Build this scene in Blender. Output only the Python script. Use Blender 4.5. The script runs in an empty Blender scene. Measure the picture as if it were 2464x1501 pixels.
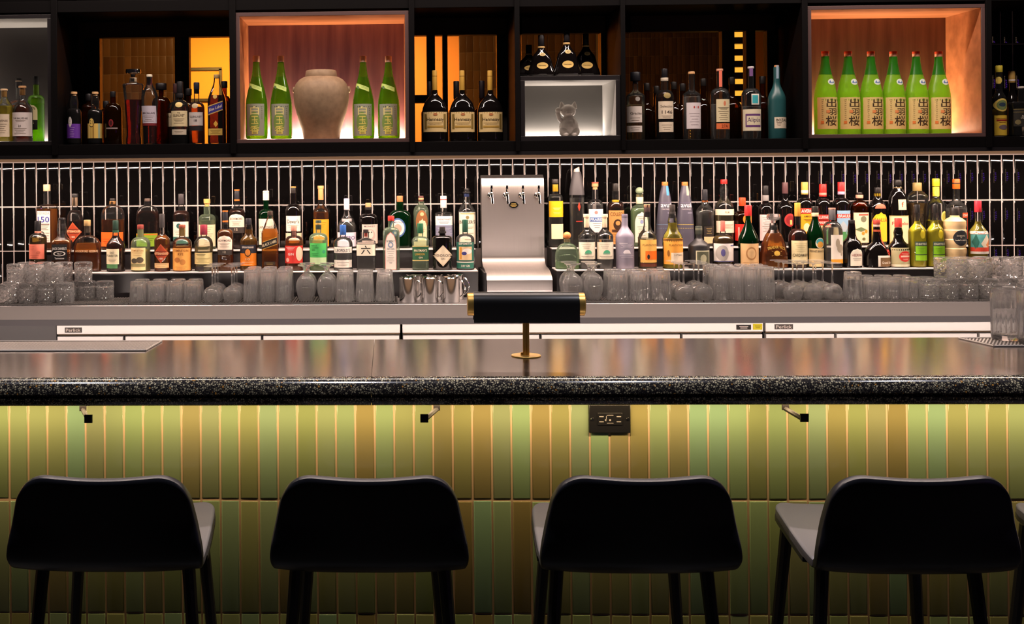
import bpy, bmesh, math, random
from mathutils import Vector, Matrix
random.seed(7)
scene = bpy.context.scene
COL = scene.collection
PI = math.pi

# ------------------------------------------------------------------ camera
F = 2715.0                      # focal length in pixels of the 2464 px wide frame
YAW, ROLL = 0.0305196, -0.0080007
CX, CY, CZ = 852.85, 415.44, 1.61
cam_d = bpy.data.cameras.new('camera'); cam = bpy.data.objects.new('camera', cam_d); COL.objects.link(cam)
cam_d.sensor_width = 36.0; cam_d.lens = F/2464*36.0
cam_d.shift_x = (1232-CX)/2464; cam_d.shift_y = -(750.5-CY)/2464
cam_d.clip_start = 0.05; cam_d.clip_end = 60
RC = Matrix.Rotation(YAW, 3, 'Z') @ Matrix.Rotation(PI/2, 3, 'X') @ Matrix.Rotation(ROLL, 3, 'Z')
cam.location = (0, 0, CZ); cam.rotation_euler = RC.to_euler()
scene.camera = cam

# ------------------------------------------------------------------ world, exposure
world = bpy.data.worlds.new('world'); scene.world = world; world.use_nodes = True
world.node_tree.nodes['Background'].inputs[0].default_value = (0.35, 0.36, 0.5, 1)
world.node_tree.nodes['Background'].inputs[1].default_value = 0.012
scene.view_settings.view_transform = 'Standard'; scene.view_settings.look = 'None'
scene.view_settings.gamma = 1; scene.view_settings.use_curve_mapping = False
scene.view_settings.exposure = 0.0
scene.cycles.transparent_max_bounces = 20; scene.cycles.adaptive_threshold = 0.03; scene.cycles.max_bounces = 12; scene.cycles.transmission_bounces = 12
scene.cycles.sample_clamp_indirect = 4; scene.cycles.caustics_refractive = True; scene.cycles.caustics_reflective = False

def P(px, py, Y):
    d = RC @ Vector(((px-CX)/F, -(py-CY)/F, -1))
    return Vector((d.x*Y/d.y, Y, CZ + d.z*Y/d.y))
def SC(px, Y):                   # metres per photo pixel on the plane Y
    return (P(px+1, 600, Y)-P(px, 600, Y)).length

# levels and planes of the place
YB = 5.166                       # tiled back wall
YF = 3.134                       # tiled bar front
ZBAR = 1.07                      # bar top
ZBC, YBC = 1.07, 4.62            # back counter top and its front edge
YS1, YS2 = 4.86, 5.00            # front edges of the two bottle steps
ZS1 = P(250, 656, YS1).z; ZS2 = P(250, 603.5, YS2).z
YCAB = 4.84                      # front of the upper cabinet
ZCF = P(250, 347.5, YCAB).z      # its floor
ZCB = P(100, 373.5, YCAB).z      # underside
XL, XR = -2.35, 3.35             # how far the bar is built

# ------------------------------------------------------------------ lights that the room has
def area(name, loc, sx, sy, power, col, rot=(0, 0, 0), parent=None, spread=PI):
    l = bpy.data.lights.new(name, 'AREA'); l.shape = 'RECTANGLE'; l.size = sx; l.size_y = sy
    l.energy = power; l.color = col; l.spread = spread
    o = bpy.data.objects.new(name, l); COL.objects.link(o); o.location = loc; o.rotation_euler = rot
    return o
WARM = (1.0, 0.74, 0.60)
PW_CAB, PW_FRONT, PW_BACK, PW_BOX, PW_ROOM, PW_AISLE = 55.0, 14.5, 52.0, 13.0, 60.0, 115.0
# LED strip under the front of the upper cabinet, lighting bottles and tiles
area('cabinet_led_light', ((XL+XR)/2, YCAB+0.035, ZCB-0.012), XR-XL, 0.012, PW_CAB, WARM, (math.radians(6), 0, 0))
# LED strip under the front overhang of the bar, lighting the green tiles
area('bar_led_light', ((XL+XR)/2, 3.05, 0.988), XR-XL, 0.015, PW_FRONT, (1.0, 0.69, 0.36), (math.radians(18), 0, 0))
# LED strip under the rear edge of the bar, lighting the coolers
area('worktop_led_light', ((XL+XR)/2, 3.60, 0.985), XR-XL, 0.02, PW_BACK, (1.0, 0.80, 0.70), (math.radians(55), 0, 0))

# long ceiling light above the aisle behind the bar
area('aisle_lamp', (0.5, 4.25, 3.14), 5.0, 0.05, PW_AISLE, (1.0, 0.80, 0.70))

# ------------------------------------------------------------------ materials
MATS = {}
def H(h):
    h = h.lstrip('#'); c = [int(h[i:i+2], 16)/255 for i in (0, 2, 4)]
    return tuple(x/12.92 if x <= 0.04045 else ((x+0.055)/1.055)**2.4 for x in c)
def newmat(name):
    m = bpy.data.materials.new(name); m.use_nodes = True
    nt = m.node_tree
    return m, nt, nt.nodes['Principled BSDF'], nt.nodes['Material Output']
def M(name, col=None, rough=0.5, metal=0.0, spec=0.5, coat=0.0):
    if name in MATS: return MATS[name]
    if col is None: col = name
    if isinstance(col, str): col = H(col)
    m, nt, b, o = newmat(name)
    b.inputs['Base Color'].default_value = (*col, 1); b.inputs['Roughness'].default_value = rough
    b.inputs['Metallic'].default_value = metal; b.inputs['Specular IOR Level'].default_value = spec
    b.inputs['Coat Weight'].default_value = coat
    MATS[name] = m; return m
def paper(hexcol):               # printed paper or ink of one colour
    return M('print_'+hexcol.lstrip('#'), hexcol, 0.55, 0, 0.3)
def thin_glass(name, tint, refl=0.0, haze=0.0, hazecol=(0.9, 0.9, 0.9)):
    if name in MATS: return MATS[name]
    m, nt, b, o = newmat(name); nt.nodes.remove(b); N = nt.nodes; L = nt.links
    tr = N.new('ShaderNodeBsdfTransparent'); tr.inputs[0].default_value = (*tint, 1)
    gl = N.new('ShaderNodeBsdfGlossy'); gl.inputs['Roughness'].default_value = 0.02
    fr = N.new('ShaderNodeFresnel'); fr.inputs[0].default_value = 1.5
    ad = N.new('ShaderNodeMath'); ad.operation = 'ADD'; ad.inputs[1].default_value = refl; ad.use_clamp = True
    L.new(fr.outputs[0], ad.inputs[0])
    mx = N.new('ShaderNodeMixShader'); L.new(ad.outputs[0], mx.inputs[0]); L.new(tr.outputs[0], mx.inputs[1]); L.new(gl.outputs[0], mx.inputs[2])
    last = mx
    if haze > 0:
        df = N.new('ShaderNodeBsdfDiffuse'); df.inputs[0].default_value = (*hazecol, 1)
        tl = N.new('ShaderNodeBsdfTranslucent'); tl.inputs[0].default_value = (*hazecol, 1)
        m1 = N.new('ShaderNodeMixShader'); m1.inputs[0].default_value = 0.5
        L.new(df.outputs[0], m1.inputs[1]); L.new(tl.outputs[0], m1.inputs[2])
        m2 = N.new('ShaderNodeMixShader'); m2.inputs[0].default_value = haze
        L.new(mx.outputs[0], m2.inputs[1]); L.new(m1.outputs[0], m2.inputs[2]); last = m2
    L.new(last.outputs[0], o.inputs[0]); MATS[name] = m; return m
def liquid(name, col, cloud=0.35, tshare=0.5):
    if name in MATS: return MATS[name]
    m, nt, b, o = newmat(name); N = nt.nodes; L = nt.links
    b.inputs['Base Color'].default_value = (*col, 1); b.inputs['Roughness'].default_value = 0.03
    b.inputs['Transmission Weight'].default_value = 1.0; b.inputs['IOR'].default_value = 1.33
    df = N.new('ShaderNodeBsdfDiffuse'); df.inputs[0].default_value = (*col, 1)
    tl = N.new('ShaderNodeBsdfTranslucent'); tl.inputs[0].default_value = (*col, 1)
    m1 = N.new('ShaderNodeMixShader'); m1.inputs[0].default_value = tshare
    L.new(df.outputs[0], m1.inputs[1]); L.new(tl.outputs[0], m1.inputs[2])
    m2 = N.new('ShaderNodeMixShader'); m2.inputs[0].default_value = cloud
    L.new(b.outputs[0], m2.inputs[1]); L.new(m1.outputs[0], m2.inputs[2]); L.new(m2.outputs[0], o.inputs[0])
    MATS[name] = m; return m
def frosted(name, col, gloss=0.12):
    if name in MATS: return MATS[name]
    m, nt, b, o = newmat(name); nt.nodes.remove(b); N = nt.nodes; L = nt.links
    tl = N.new('ShaderNodeBsdfTranslucent'); tl.inputs[0].default_value = (*col, 1)
    df = N.new('ShaderNodeBsdfDiffuse'); df.inputs[0].default_value = (*col, 1)
    m1 = N.new('ShaderNodeMixShader'); m1.inputs[0].default_value = 0.22
    L.new(tl.outputs[0], m1.inputs[1]); L.new(df.outputs[0], m1.inputs[2])
    gl = N.new('ShaderNodeBsdfGlossy'); gl.inputs['Roughness'].default_value = 0.3
    fr = N.new('ShaderNodeFresnel'); fr.inputs[0].default_value = 1.45
    m2 = N.new('ShaderNodeMixShader'); L.new(fr.outputs[0], m2.inputs[0])
    L.new(m1.outputs[0], m2.inputs[1]); L.new(gl.outputs[0], m2.inputs[2]); L.new(m2.outputs[0], o.inputs[0])
    MATS[name] = m; return m
def noise_bump(m, scale, strength, dist=0.002, detail=2, vec=None, stretch=None):
    nt = m.node_tree; N = nt.nodes; L = nt.links; b = N['Principled BSDF']
    tc = N.new('ShaderNodeTexCoord'); nz = N.new('ShaderNodeTexNoise')
    nz.inputs['Scale'].default_value = scale; nz.inputs['Detail'].default_value = detail
    if stretch:
        mp = N.new('ShaderNodeMapping'); mp.inputs['Scale'].default_value = stretch
        L.new(tc.outputs['Object'], mp.inputs[0]); L.new(mp.outputs[0], nz.inputs[0])
    else: L.new(tc.outputs['Object'], nz.inputs[0])
    bp = N.new('ShaderNodeBump'); bp.inputs['Strength'].default_value = strength; bp.inputs['Distance'].default_value = dist
    L.new(nz.outputs[0], bp.inputs['Height']); L.new(bp.outputs[0], b.inputs['Normal'])
    return nz
def random_colour(m, cols, scale=None):   # colour by object, so every tile has its own glaze
    nt = m.node_tree; N = nt.nodes; L = nt.links; b = N['Principled BSDF']
    oi = N.new('ShaderNodeObjectInfo'); rp = N.new('ShaderNodeValToRGB'); rp.color_ramp.interpolation = 'LINEAR'
    e = rp.color_ramp.elements
    while len(e) < len(cols): e.new(0.5)
    for i, c in enumerate(cols): e[i].position = i/(len(cols)-1); e[i].color = (*c, 1)
    L.new(oi.outputs['Random'], rp.inputs[0]); L.new(rp.outputs[0], b.inputs['Base Color'])
def wood(name, c1, c2, scale, rough=0.4, stretch=(1, 1, 0.08), spec=0.4):
    if name in MATS: return MATS[name]
    m = M(name, c1, rough, 0, spec); nt = m.node_tree; N = nt.nodes; L = nt.links; b = N['Principled BSDF']
    tc = N.new('ShaderNodeTexCoord'); mp = N.new('ShaderNodeMapping'); mp.inputs['Scale'].default_value = stretch
    nz = N.new('ShaderNodeTexNoise'); nz.inputs['Scale'].default_value = scale; nz.inputs['Detail'].default_value = 6
    rp = N.new('ShaderNodeValToRGB'); rp.color_ramp.elements[0].position = 0.35; rp.color_ramp.elements[1].position = 0.68
    rp.color_ramp.elements[0].color = (*c1, 1); rp.color_ramp.elements[1].color = (*c2, 1)
    L.new(tc.outputs['Object'], mp.inputs[0]); L.new(mp.outputs[0], nz.inputs[0]); L.new(nz.outputs[0], rp.inputs[0]); L.new(rp.outputs[0], b.inputs['Base Color'])
    return m
def steel(name, col, rough, axis='X'):
    if name in MATS: return MATS[name]
    m = M(name, col, rough, 1.0)
    if axis == 'X': noise_bump(m, 60, 0.06, 0.001, 2, stretch=(0.03, 1, 1))
    else: noise_bump(m, 75, 0.3, 0.004, 1, stretch=(1, 0.02, 0.02))
    return m
m_blackmetal = M('black_powder_coat', (0.006, 0.005, 0.006), 0.5, 0, 0.35)
m_darkwood = M('dark_stained_wood', (0.0022, 0.0017, 0.0018), 0.6, 0, 0.08)
m_steel = steel('brushed_steel', (0.44, 0.41, 0.41), 0.34); m_steel.node_tree.nodes['Principled BSDF'].inputs['Metallic'].default_value = 0.8
m_steelv = steel('brushed_steel_vertical', (0.42, 0.385, 0.37), 0.42, 'Z')
m_steeldull = steel('dull_zinc', (0.36, 0.34, 0.34), 0.42)
m_chrome = M('chrome', (0.85, 0.83, 0.8), 0.06, 1.0)
m_brass = M('brass', (0.85, 0.52, 0.13), 0.34, 0.75)
m_rubber = M('black_rubber', (0.06, 0.054, 0.05), 0.6)
def solid_glass(name, col, haze, clear):
    m = liquid(name, col, haze); m.node_tree.nodes['Principled BSDF'].inputs['IOR'].default_value = 1.48
    m.node_tree.nodes['Principled BSDF'].inputs['Roughness'].default_value = 0.0
    nt = m.node_tree; N = nt.nodes; L = nt.links; o = N['Material Output']; src = o.inputs[0].links[0].from_socket
    tr = N.new('ShaderNodeBsdfTransparent'); mx = N.new('ShaderNodeMixShader'); mx.inputs[0].default_value = clear
    L.new(src, mx.inputs[1]); L.new(tr.outputs[0], mx.inputs[2]); L.new(mx.outputs[0], o.inputs[0])
    return m
m_glass = solid_glass('table_glass', (1, 1, 1), 0.06, 0.28); m_crystal = solid_glass('lead_crystal', (1, 1, 1), 0.07, 0.15)
m_ribglass = solid_glass('ribbed_glass', (1, 1, 1), 0.05, 0.1)
m_bglass = thin_glass('bottle_glass', (0.96, 0.97, 0.96), 0.0, 0.012)
m_bgreen = thin_glass('green_bottle_glass', (0.50, 0.78, 0.13), 0.0, 0.12, (0.25, 0.52, 0.04))
m_bdkgreen = thin_glass('dark_green_bottle_glass', (0.02, 0.16, 0.05), 0.0, 0.15, (0.01, 0.10, 0.03))
m_bpale = thin_glass('pale_green_bottle_glass', (0.86, 0.95, 0.86), 0.0, 0.11, (0.6, 0.8, 0.55))
m_bamber = thin_glass('brown_bottle_glass', (0.35, 0.12, 0.03), 0.0, 0.05, (0.2, 0.06, 0.01))
m_bblack = M('black_bottle_glass', (0.004, 0.003, 0.003), 0.08, 0, 0.6)
m_bmatte = M('matte_black_bottle', (0.012, 0.011, 0.012), 0.45)

# ------------------------------------------------------------------ mesh helpers
class MB:
    def __init__(s): s.v = []; s.f = []; s.m = []; s.mi = 0
    def add(s, vs, fs):
        o = len(s.v); s.v += [tuple(p) for p in vs]
        for f in fs: s.f.append(tuple(i+o for i in f)); s.m.append(s.mi)
        return s
    def box(s, x0, y0, z0, x1, y1, z1):
        vs = [(x0, y0, z0), (x1, y0, z0), (x1, y1, z0), (x0, y1, z0), (x0, y0, z1), (x1, y0, z1), (x1, y1, z1), (x0, y1, z1)]
        return s.add(vs, [(0, 3, 2, 1), (4, 5, 6, 7), (0, 1, 5, 4), (1, 2, 6, 5), (2, 3, 7, 6), (3, 0, 4, 7)])
    def lathe(s, prof, n=24, c=(0, 0, 0), cap=True, axis='Z', mod=None):
        vs = []; fs = []
        for k, pt in enumerate(prof):
            r, z = pt[0], pt[1]; on = mod and len(pt) < 3
            for i in range(n):
                t = 2*PI*i/n; rr = r*(mod(t, z) if on else 1)
                p = (rr*math.cos(t), rr*math.sin(t), z)
                if axis == 'X': p = (z, rr*math.cos(t), rr*math.sin(t))
                elif axis == 'Y': p = (rr*math.cos(t), z, -rr*math.sin(t))
                vs.append((p[0]+c[0], p[1]+c[1], p[2]+c[2]))
        for k in range(len(prof)-1):
            for i in range(n):
                j = (i+1) % n; fs.append((k*n+i, k*n+j, (k+1)*n+j, (k+1)*n+i))
        if cap:
            fs.append(tuple(reversed(range(n)))); fs.append(tuple(range((len(prof)-1)*n, len(prof)*n)))
        return s.add(vs, fs)
    def tube(s, pts, r, n=8, r2=None):
        pts = [Vector(p) for p in pts]; vs = []; fs = []; up = Vector((0.123, 0.321, 1)).normalized()
        for k, p in enumerate(pts):
            t = (pts[min(k+1, len(pts)-1)]-pts[max(k-1, 0)]).normalized()
            a = t.cross(up)
            if a.length < 1e-3: a = t.cross(Vector((1, 0, 0)))
            a.normalize(); b = t.cross(a)
            rr = r if r2 is None else r+(r2-r)*k/(len(pts)-1)
            for i in range(n):
                q = 2*PI*i/n; vs.append(p+a*math.cos(q)*rr+b*math.sin(q)*rr)
        for k in range(len(pts)-1):
            for i in range(n):
                j = (i+1) % n; fs.append((k*n+i, k*n+j, (k+1)*n+j, (k+1)*n+i))
        fs.append(tuple(reversed(range(n)))); fs.append(tuple(range((len(pts)-1)*n, len(pts)*n)))
        return s.add(vs, fs)
    def extrude_x(s, prof, x0, x1):   # closed (y,z) outline along X
        n = len(prof); vs = [(x0, y, z) for y, z in prof]+[(x1, y, z) for y, z in prof]
        fs = [(i, (i+1) % n, n+(i+1) % n, n+i) for i in range(n)]
        fs += [tuple(reversed(range(n))), tuple(range(n, 2*n))]
        return s.add(vs, fs)
    def ball(s, c, r, n=12, sc=(1, 1, 1)):
        k = n//2
        prof = [(max(1e-4, r*math.sin(PI*i/k)), -r*math.cos(PI*i/k)) for i in range(k+1)]
        o = len(s.v); s.lathe(prof, n)
        for i in range(o, len(s.v)):
            p = s.v[i]; s.v[i] = (p[0]*sc[0]+c[0], p[1]*sc[1]+c[1], p[2]*sc[2]+c[2])
        return s
    def mesh(s, name, mats, smooth=True, bevel=0, angle=35, seg=2):
        me = bpy.data.meshes.new(name); me.from_pydata(s.v, [], s.f)
        if not isinstance(mats, (list, tuple)): mats = [mats]
        for m in mats: me.materials.append(m)
        if len(mats) > 1: me.polygons.foreach_set('material_index', s.m)
        bm = bmesh.new(); bm.from_mesh(me)
        bmesh.ops.recalc_face_normals(bm, faces=bm.faces)
        if bevel > 0:
            bv = bmesh.ops.bevel(bm, geom=[e for e in bm.edges if len(e.link_faces) == 2 and e.calc_face_angle(0) > 0.6], offset=bevel, segments=seg, affect='EDGES', profile=0.5, clamp_overlap=True)
            for f in bv['faces']: f.smooth = True
        elif smooth:
            for f in bm.faces: f.smooth = True
            a = math.radians(angle)
            for e in bm.edges:
                if len(e.link_faces) == 2 and e.calc_face_angle(0) > a: e.smooth = False
        bm.to_mesh(me); bm.free()
        return me
    def build(s, name, mats, parent=None, loc=(0, 0, 0), rot=(0, 0, 0), **kw):
        return obj(name, s.mesh(name, mats, **kw), parent, loc, rot)
def obj(name, me, parent=None, loc=(0, 0, 0), rot=(0, 0, 0)):
    o = bpy.data.objects.new(name, me); COL.objects.link(o)
    o.location = loc; o.rotation_euler = rot
    if parent is not None: o.parent = parent
    return o
def tag(o, label=None, cat=None, group=None, kind=None):
    if label: o['label'] = label
    if cat: o['category'] = cat
    if group: o['group'] = group
    if kind: o['kind'] = kind
    return o
def thing(name, label, cat, loc=(0, 0, 0), rz=0, group=None):
    o = bpy.data.objects.new(name, None); COL.objects.link(o); o.empty_display_size = 0.05
    o.location = loc; o.rotation_euler = (0, 0, rz); return tag(o, label, cat, group)
def copy_tree(o, parent=None):
    c = o.copy(); COL.objects.link(c); c.parent = parent
    for ch in o.children: copy_tree(ch, c)
    return c
TXT = {}
def text2d(s, bold=0.0):
    k = (s, bold)
    if k in TXT: return TXT[k]
    c = bpy.data.curves.new('t', 'FONT'); c.body = s; c.resolution_u = 2; c.offset = bold
    o = bpy.data.objects.new('t', c); me = bpy.data.meshes.new_from_object(o)
    bm = bmesh.new(); bm.from_mesh(me)
    xa = min(v.co.x for v in bm.verts); xb = max(v.co.x for v in bm.verts)
    step = 0.10 if ord(s[0]) > 0x2000 else 0.3
    for i in range(1, int((xb-xa)/step)+1):               # cut so that big letters can follow a curved label
        bmesh.ops.bisect_plane(bm, geom=bm.verts[:]+bm.edges[:]+bm.faces[:], plane_co=(xa+step*i, 0, 0), plane_no=(1, 0, 0), dist=1e-5)
    bm.verts.index_update(); vs = [(v.co.x, v.co.y) for v in bm.verts]; fs = [tuple(v.index for v in f.verts) for f in bm.faces]; bm.free()
    bpy.data.objects.remove(o); bpy.data.curves.remove(c); bpy.data.meshes.remove(me)
    x0 = min(v[0] for v in vs); x1 = max(v[0] for v in vs); y0 = min(v[1] for v in vs); y1 = max(v[1] for v in vs)
    TXT[k] = ([((x-(x0+x1)/2), (y-(y0+y1)/2)) for x, y in vs], fs, x1-x0, y1-y0); return TXT[k]
def flat_text(mb, s, xc, zc, h, w=None, y=0.0, bold=0.0):   # lettering on a plane facing -Y
    vs, fs, tw, th = text2d(s, bold); sy = h/th; sx = (w/tw) if w else sy
    mb.add([(xc+x*sx, y, zc+z*sy) for x, z in vs], fs)
# ================================================================== room shell
tag(MB().box(-6, -2.5, -0.1, 7, 10, 0).build('floor', M('dark_concrete_floor', (0.03, 0.028, 0.026), 0.5), smooth=False), kind='structure')
tag(MB().box(-6, -2.5, 3.2, 7, 10, 3.3).build('ceiling', M('black_ceiling', (0.012, 0.011, 0.012), 0.8), smooth=False), kind='structure')
# ---- tiled wall behind the bottles
m_grout = M('pale_grout', (0.60, 0.52, 0.49), 0.8)
wall = MB().box(XL, YB+0.0022, 0.0, XR, YB+0.02, ZCB)
xw = P(2380, 200, YB).x
wall.box(xw, YB+0.0022, ZCB, XR, YB+0.02, 3.2)
wall = tag(wall.build('wall_back', m_grout, smooth=False), kind='structure')
m_btile = M('black_glazed_tile', (0.0035, 0.003, 0.003), 0.035, 0, 0.55)
noise_bump(m_btile, 14, 0.02, 0.004, 1)
def tile_mesh(name, w, h, t, m, ch):
    mb = MB(); c = ch
    a = [(-w/2, 0, -h/2), (w/2, 0, -h/2), (w/2, 0, h/2), (-w/2, 0, h/2)]
    b = [(x, -t+c*0.6, z) for x, y, z in a]
    d = [(-w/2+c*.4, -t+c*.15, -h/2+c*.4), (w/2-c*.4, -t+c*.15, -h/2+c*.4), (w/2-c*.4, -t+c*.15, h/2-c*.4), (-w/2+c*.4, -t+c*.15, h/2-c*.4)]
    e = [(-w/2+c, -t, -h/2+c), (w/2-c, -t, -h/2+c), (w/2-c, -t, h/2-c), (-w/2+c, -t, h/2-c)]
    fs = []
    for k in range(3):
        for i in range(4):
            j = (i+1) % 4; fs.append((k*4+i, k*4+j, (k+1)*4+j, (k+1)*4+i))
    fs.append((12, 13, 14, 15))
    return mb.add(a+b+d+e, fs).mesh(name, m, angle=60)
tm = tile_mesh('tile', 0.0494, 0.2005, 0.009, m_btile, 0.0035)
rnd = random.Random(3)
PB = 0.0535
def wall_tile(i, zc):
    o = obj('tile', tm, wall, ((i+0.55+0.5)*PB, YB+0.009, zc))
    o.rotation_euler = (rnd.uniform(-.004, .004), rnd.uniform(-.002, .002), rnd.uniform(-.006, .006))
ZR = [1.669, 1.4645, 1.260, 1.0555]
for i in range(-36, 53):
    for r in (0, 1): wall_tile(i, (ZR[r]+ZR[r+1])/2)
    if i < -29 or i > 46: wall_tile(i, (ZR[2]+ZR[3])/2)
for i in range(int(xw/PB)-1, 55):
    for r in range(0, 4):
        zc = ZCB+0.06+0.1022+0.2045*r
        if (i+1)*PB > xw: wall_tile(i, zc)
# ---- trim line under the cabinet
tag(MB().box(XL, YB-0.012, ZR[0]+0.003, XR, YB+0.004, ZCB).build('trim_1', M('bronze_trim', (0.08, 0.05, 0.025), 0.35, 0.6)), kind='structure')

# ================================================================== bar front
bar = thing('tiled_bar', 'bar front clad in tall glossy green and olive tiles with tan joints', 'bar', ((XL+XR)/2, YF, 0))
ox = (XL+XR)/2
MB().box(XL-ox, 0.0022, 0, XR-ox, 0.05, 1.0).build('backing', M('tan_grout', (0.58, 0.40, 0.25), 0.85), bar, smooth=False)
m_gtile = M('green_glazed_tile', (0.2, 0.26, 0.1), 0.16, 0, 0.5)
random_colour(m_gtile, [H('#7d9468'), H('#848658'), H('#7f9a72'), H('#7f744a'), H('#7c9060'), H('#877c50'), H('#789a7c'), H('#858c5e')])
nz = noise_bump(m_gtile, 9, 0.12, 0.004, 1)
gm = tile_mesh('tile', 0.0490, 0.3100, 0.008, m_gtile, 0.003)
rnd = random.Random(11); PFT = 0.054
for i in range(-24, 36):
    for r in range(3):
        zc = 0.699+0.314*(0.5-r)
        o = obj('tile', gm, bar, ((i+0.17+0.5)*PFT-ox, 0.008, zc+(0 if r == 0 else 0)))
        o.rotation_euler = (rnd.uniform(-.006, .006), rnd.uniform(-.003, .003), rnd.uniform(-.008, .008))
        o.location.z += rnd.uniform(-.0012, .0012)
        if r == 0: o.scale.z = 0.95; o.location.z -= 0.0045

# ================================================================== bar counter
m_terr = M('dark_terrazzo', (0.02, 0.018, 0.018), 0.13, 0, 0.55)
nt = m_terr.node_tree; N = nt.nodes; L = nt.links; b = N['Principled BSDF']
tc = N.new('ShaderNodeTexCoord')
def chips(scale, thr, rthr):
    v1 = N.new('ShaderNodeTexVoronoi'); v1.feature = 'DISTANCE_TO_EDGE'; v1.inputs['Scale'].default_value = scale
    v2 = N.new('ShaderNodeTexVoronoi'); v2.feature = 'F1'; v2.inputs['Scale'].default_value = scale
    L.new(tc.outputs['Object'], v1.inputs[0]); L.new(tc.outputs['Object'], v2.inputs[0])
    g = N.new('ShaderNodeMath'); g.operation = 'GREATER_THAN'; g.inputs[1].default_value = thr; L.new(v1.outputs['Distance'], g.inputs[0])
    sp = N.new('ShaderNodeSeparateColor'); L.new(v2.outputs['Color'], sp.inputs[0])
    g2 = N.new('ShaderNodeMath'); g2.operation = 'LESS_THAN'; g2.inputs[1].default_value = rthr; L.new(sp.outputs[0], g2.inputs[0])
    mu = N.new('ShaderNodeMath'); mu.operation = 'MULTIPLY'; L.new(g.outputs[0], mu.inputs[0]); L.new(g2.outputs[0], mu.inputs[1])
    return mu, sp
mu, sp = chips(170, 0.16, 0.72); mu2, sp2 = chips(420, 0.2, 0.4)
rp = N.new('ShaderNodeValToRGB'); e = rp.color_ramp.elements
e[0].position = 0.0; e[0].color = (0.22, 0.19, 0.12, 1); e[1].position = 0.93; e[1].color = (0.50, 0.44, 0.29, 1)
q = e.new(0.96); q.color = (0.45, 0.22, 0.05, 1)
L.new(sp.outputs[1], rp.inputs[0])
mx = N.new('ShaderNodeMix'); mx.data_type = 'RGBA'; mx.inputs[6].default_value = (0.016, 0.014, 0.015, 1)
mm = N.new('ShaderNodeMath'); mm.operation = 'MULTIPLY'; mm.inputs[1].default_value = 0.35; L.new(mu2.outputs[0], mm.inputs[0])
m3 = N.new('ShaderNodeMath'); m3.operation = 'MAXIMUM'; L.new(mu.outputs[0], m3.inputs[0]); L.new(mm.outputs[0], m3.inputs[1])
L.new(m3.outputs[0], mx.inputs[0]); L.new(rp.outputs[0], mx.inputs[7]); L.new(mx.outputs[2], b.inputs['Base Color'])
nz = N.new('ShaderNodeTexNoise'); nz.inputs['Scale'].default_value = 5; L.new(tc.outputs['Object'], nz.inputs[0])
mr = N.new('ShaderNodeMapRange'); mr.inputs[3].default_value = 0.09; mr.inputs[4].default_value = 0.19; L.new(nz.outputs[0], mr.inputs[0]); L.new(mr.outputs[0], b.inputs['Roughness'])
m_zinc = M('dark_zinc_sheet', (0.44, 0.395, 0.37), 0.17, 1.0)
nz = noise_bump(m_zinc, 40, 0.05, 0.001, 3, stretch=(0.05, 1, 1))
xs = P(893, 900, 2.95).x
cnt = thing('bar_counter', 'long polished dark terrazzo bar top with rounded speckled front edge', 'counter', (ox, 3.3, 0))
arc = [(2.982-0.034*math.sin(a), 1.036+0.034*math.cos(a)) for a in [i*PI/2/8 for i in range(9)]]
prof = [(3.65, 1.0), (3.65, 1.066), (3.646, 1.07)]+arc+[(2.948, 1.031), (2.957, 1.027), (2.957, 1.025), (2.950, 1.021), (2.950, 1.007), (2.953, 1.003), (2.958, 1.0)]
for x0, x1 in ((XL, xs-0.0006), (xs+0.0006, XR)):
    MB().extrude_x([(y-3.3, z) for y, z in prof], x0-ox, x1-ox).build('slab', m_terr, cnt, angle=50)
    MB().box(x0-ox, 2.984-3.3, 1.069, x1-ox, 3.648-3.3, 1.0706).build('top_sheet', m_zinc, cnt, smooth=False)
tag(MB().box(XL, 3.035, 0.991, XR, 3.065, 1.0).build('led_strip', m_blackmetal), 'thin black light channel under the front overhang of the bar', 'light strip')
tag(MB().box(XL, 3.58, 0.99, XR, 3.62, 1.0).build('led_strip', m_blackmetal), 'thin black light channel under the rear edge of the bar', 'light strip')

# ================================================================== back counter, coolers, steps
m_fascia = steel('darkened_steel_edge', (0.26, 0.235, 0.225), 0.62); m_fascia.node_tree.nodes['Principled BSDF'].inputs['Metallic'].default_value = 0.7  # steel colour darkened and roughened to offset the LED highlight on this face
bc = thing('back_counter', 'brushed steel back counter carrying upside-down glasses', 'counter', (ox, 4.9, 0))
MB().box(XL-ox, YBC-4.9, ZBC-0.057, XR-ox, YB+.003-4.9, ZBC).build('worktop', m_steel, bc, bevel=0.003)
MB().box(XL-ox, YBC-.002-4.9, ZBC-0.0565, XR-ox, YBC-.0002-4.9, ZBC-.003).build('front_edge', m_fascia, bc, smooth=False)
MB().box(XL-ox, YBC+0.02-4.9, ZBC-0.084, XR-ox, YBC+0.05-4.9, ZBC-0.058).build('apron', M('grey_steel', (0.085, 0.08, 0.085), 0.5, 0.8), bc)
ZFT = P(500, 781.5, 4.65).z
m_dark = M('black_gap', (0.004, 0.004, 0.004), 0.6)
m_fsteel = steel('cooler_steel', (0.80, 0.77, 0.75), 0.38); m_fsteel.node_tree.nodes['Principled BSDF'].inputs['Metallic'].default_value = 0.3
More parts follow.
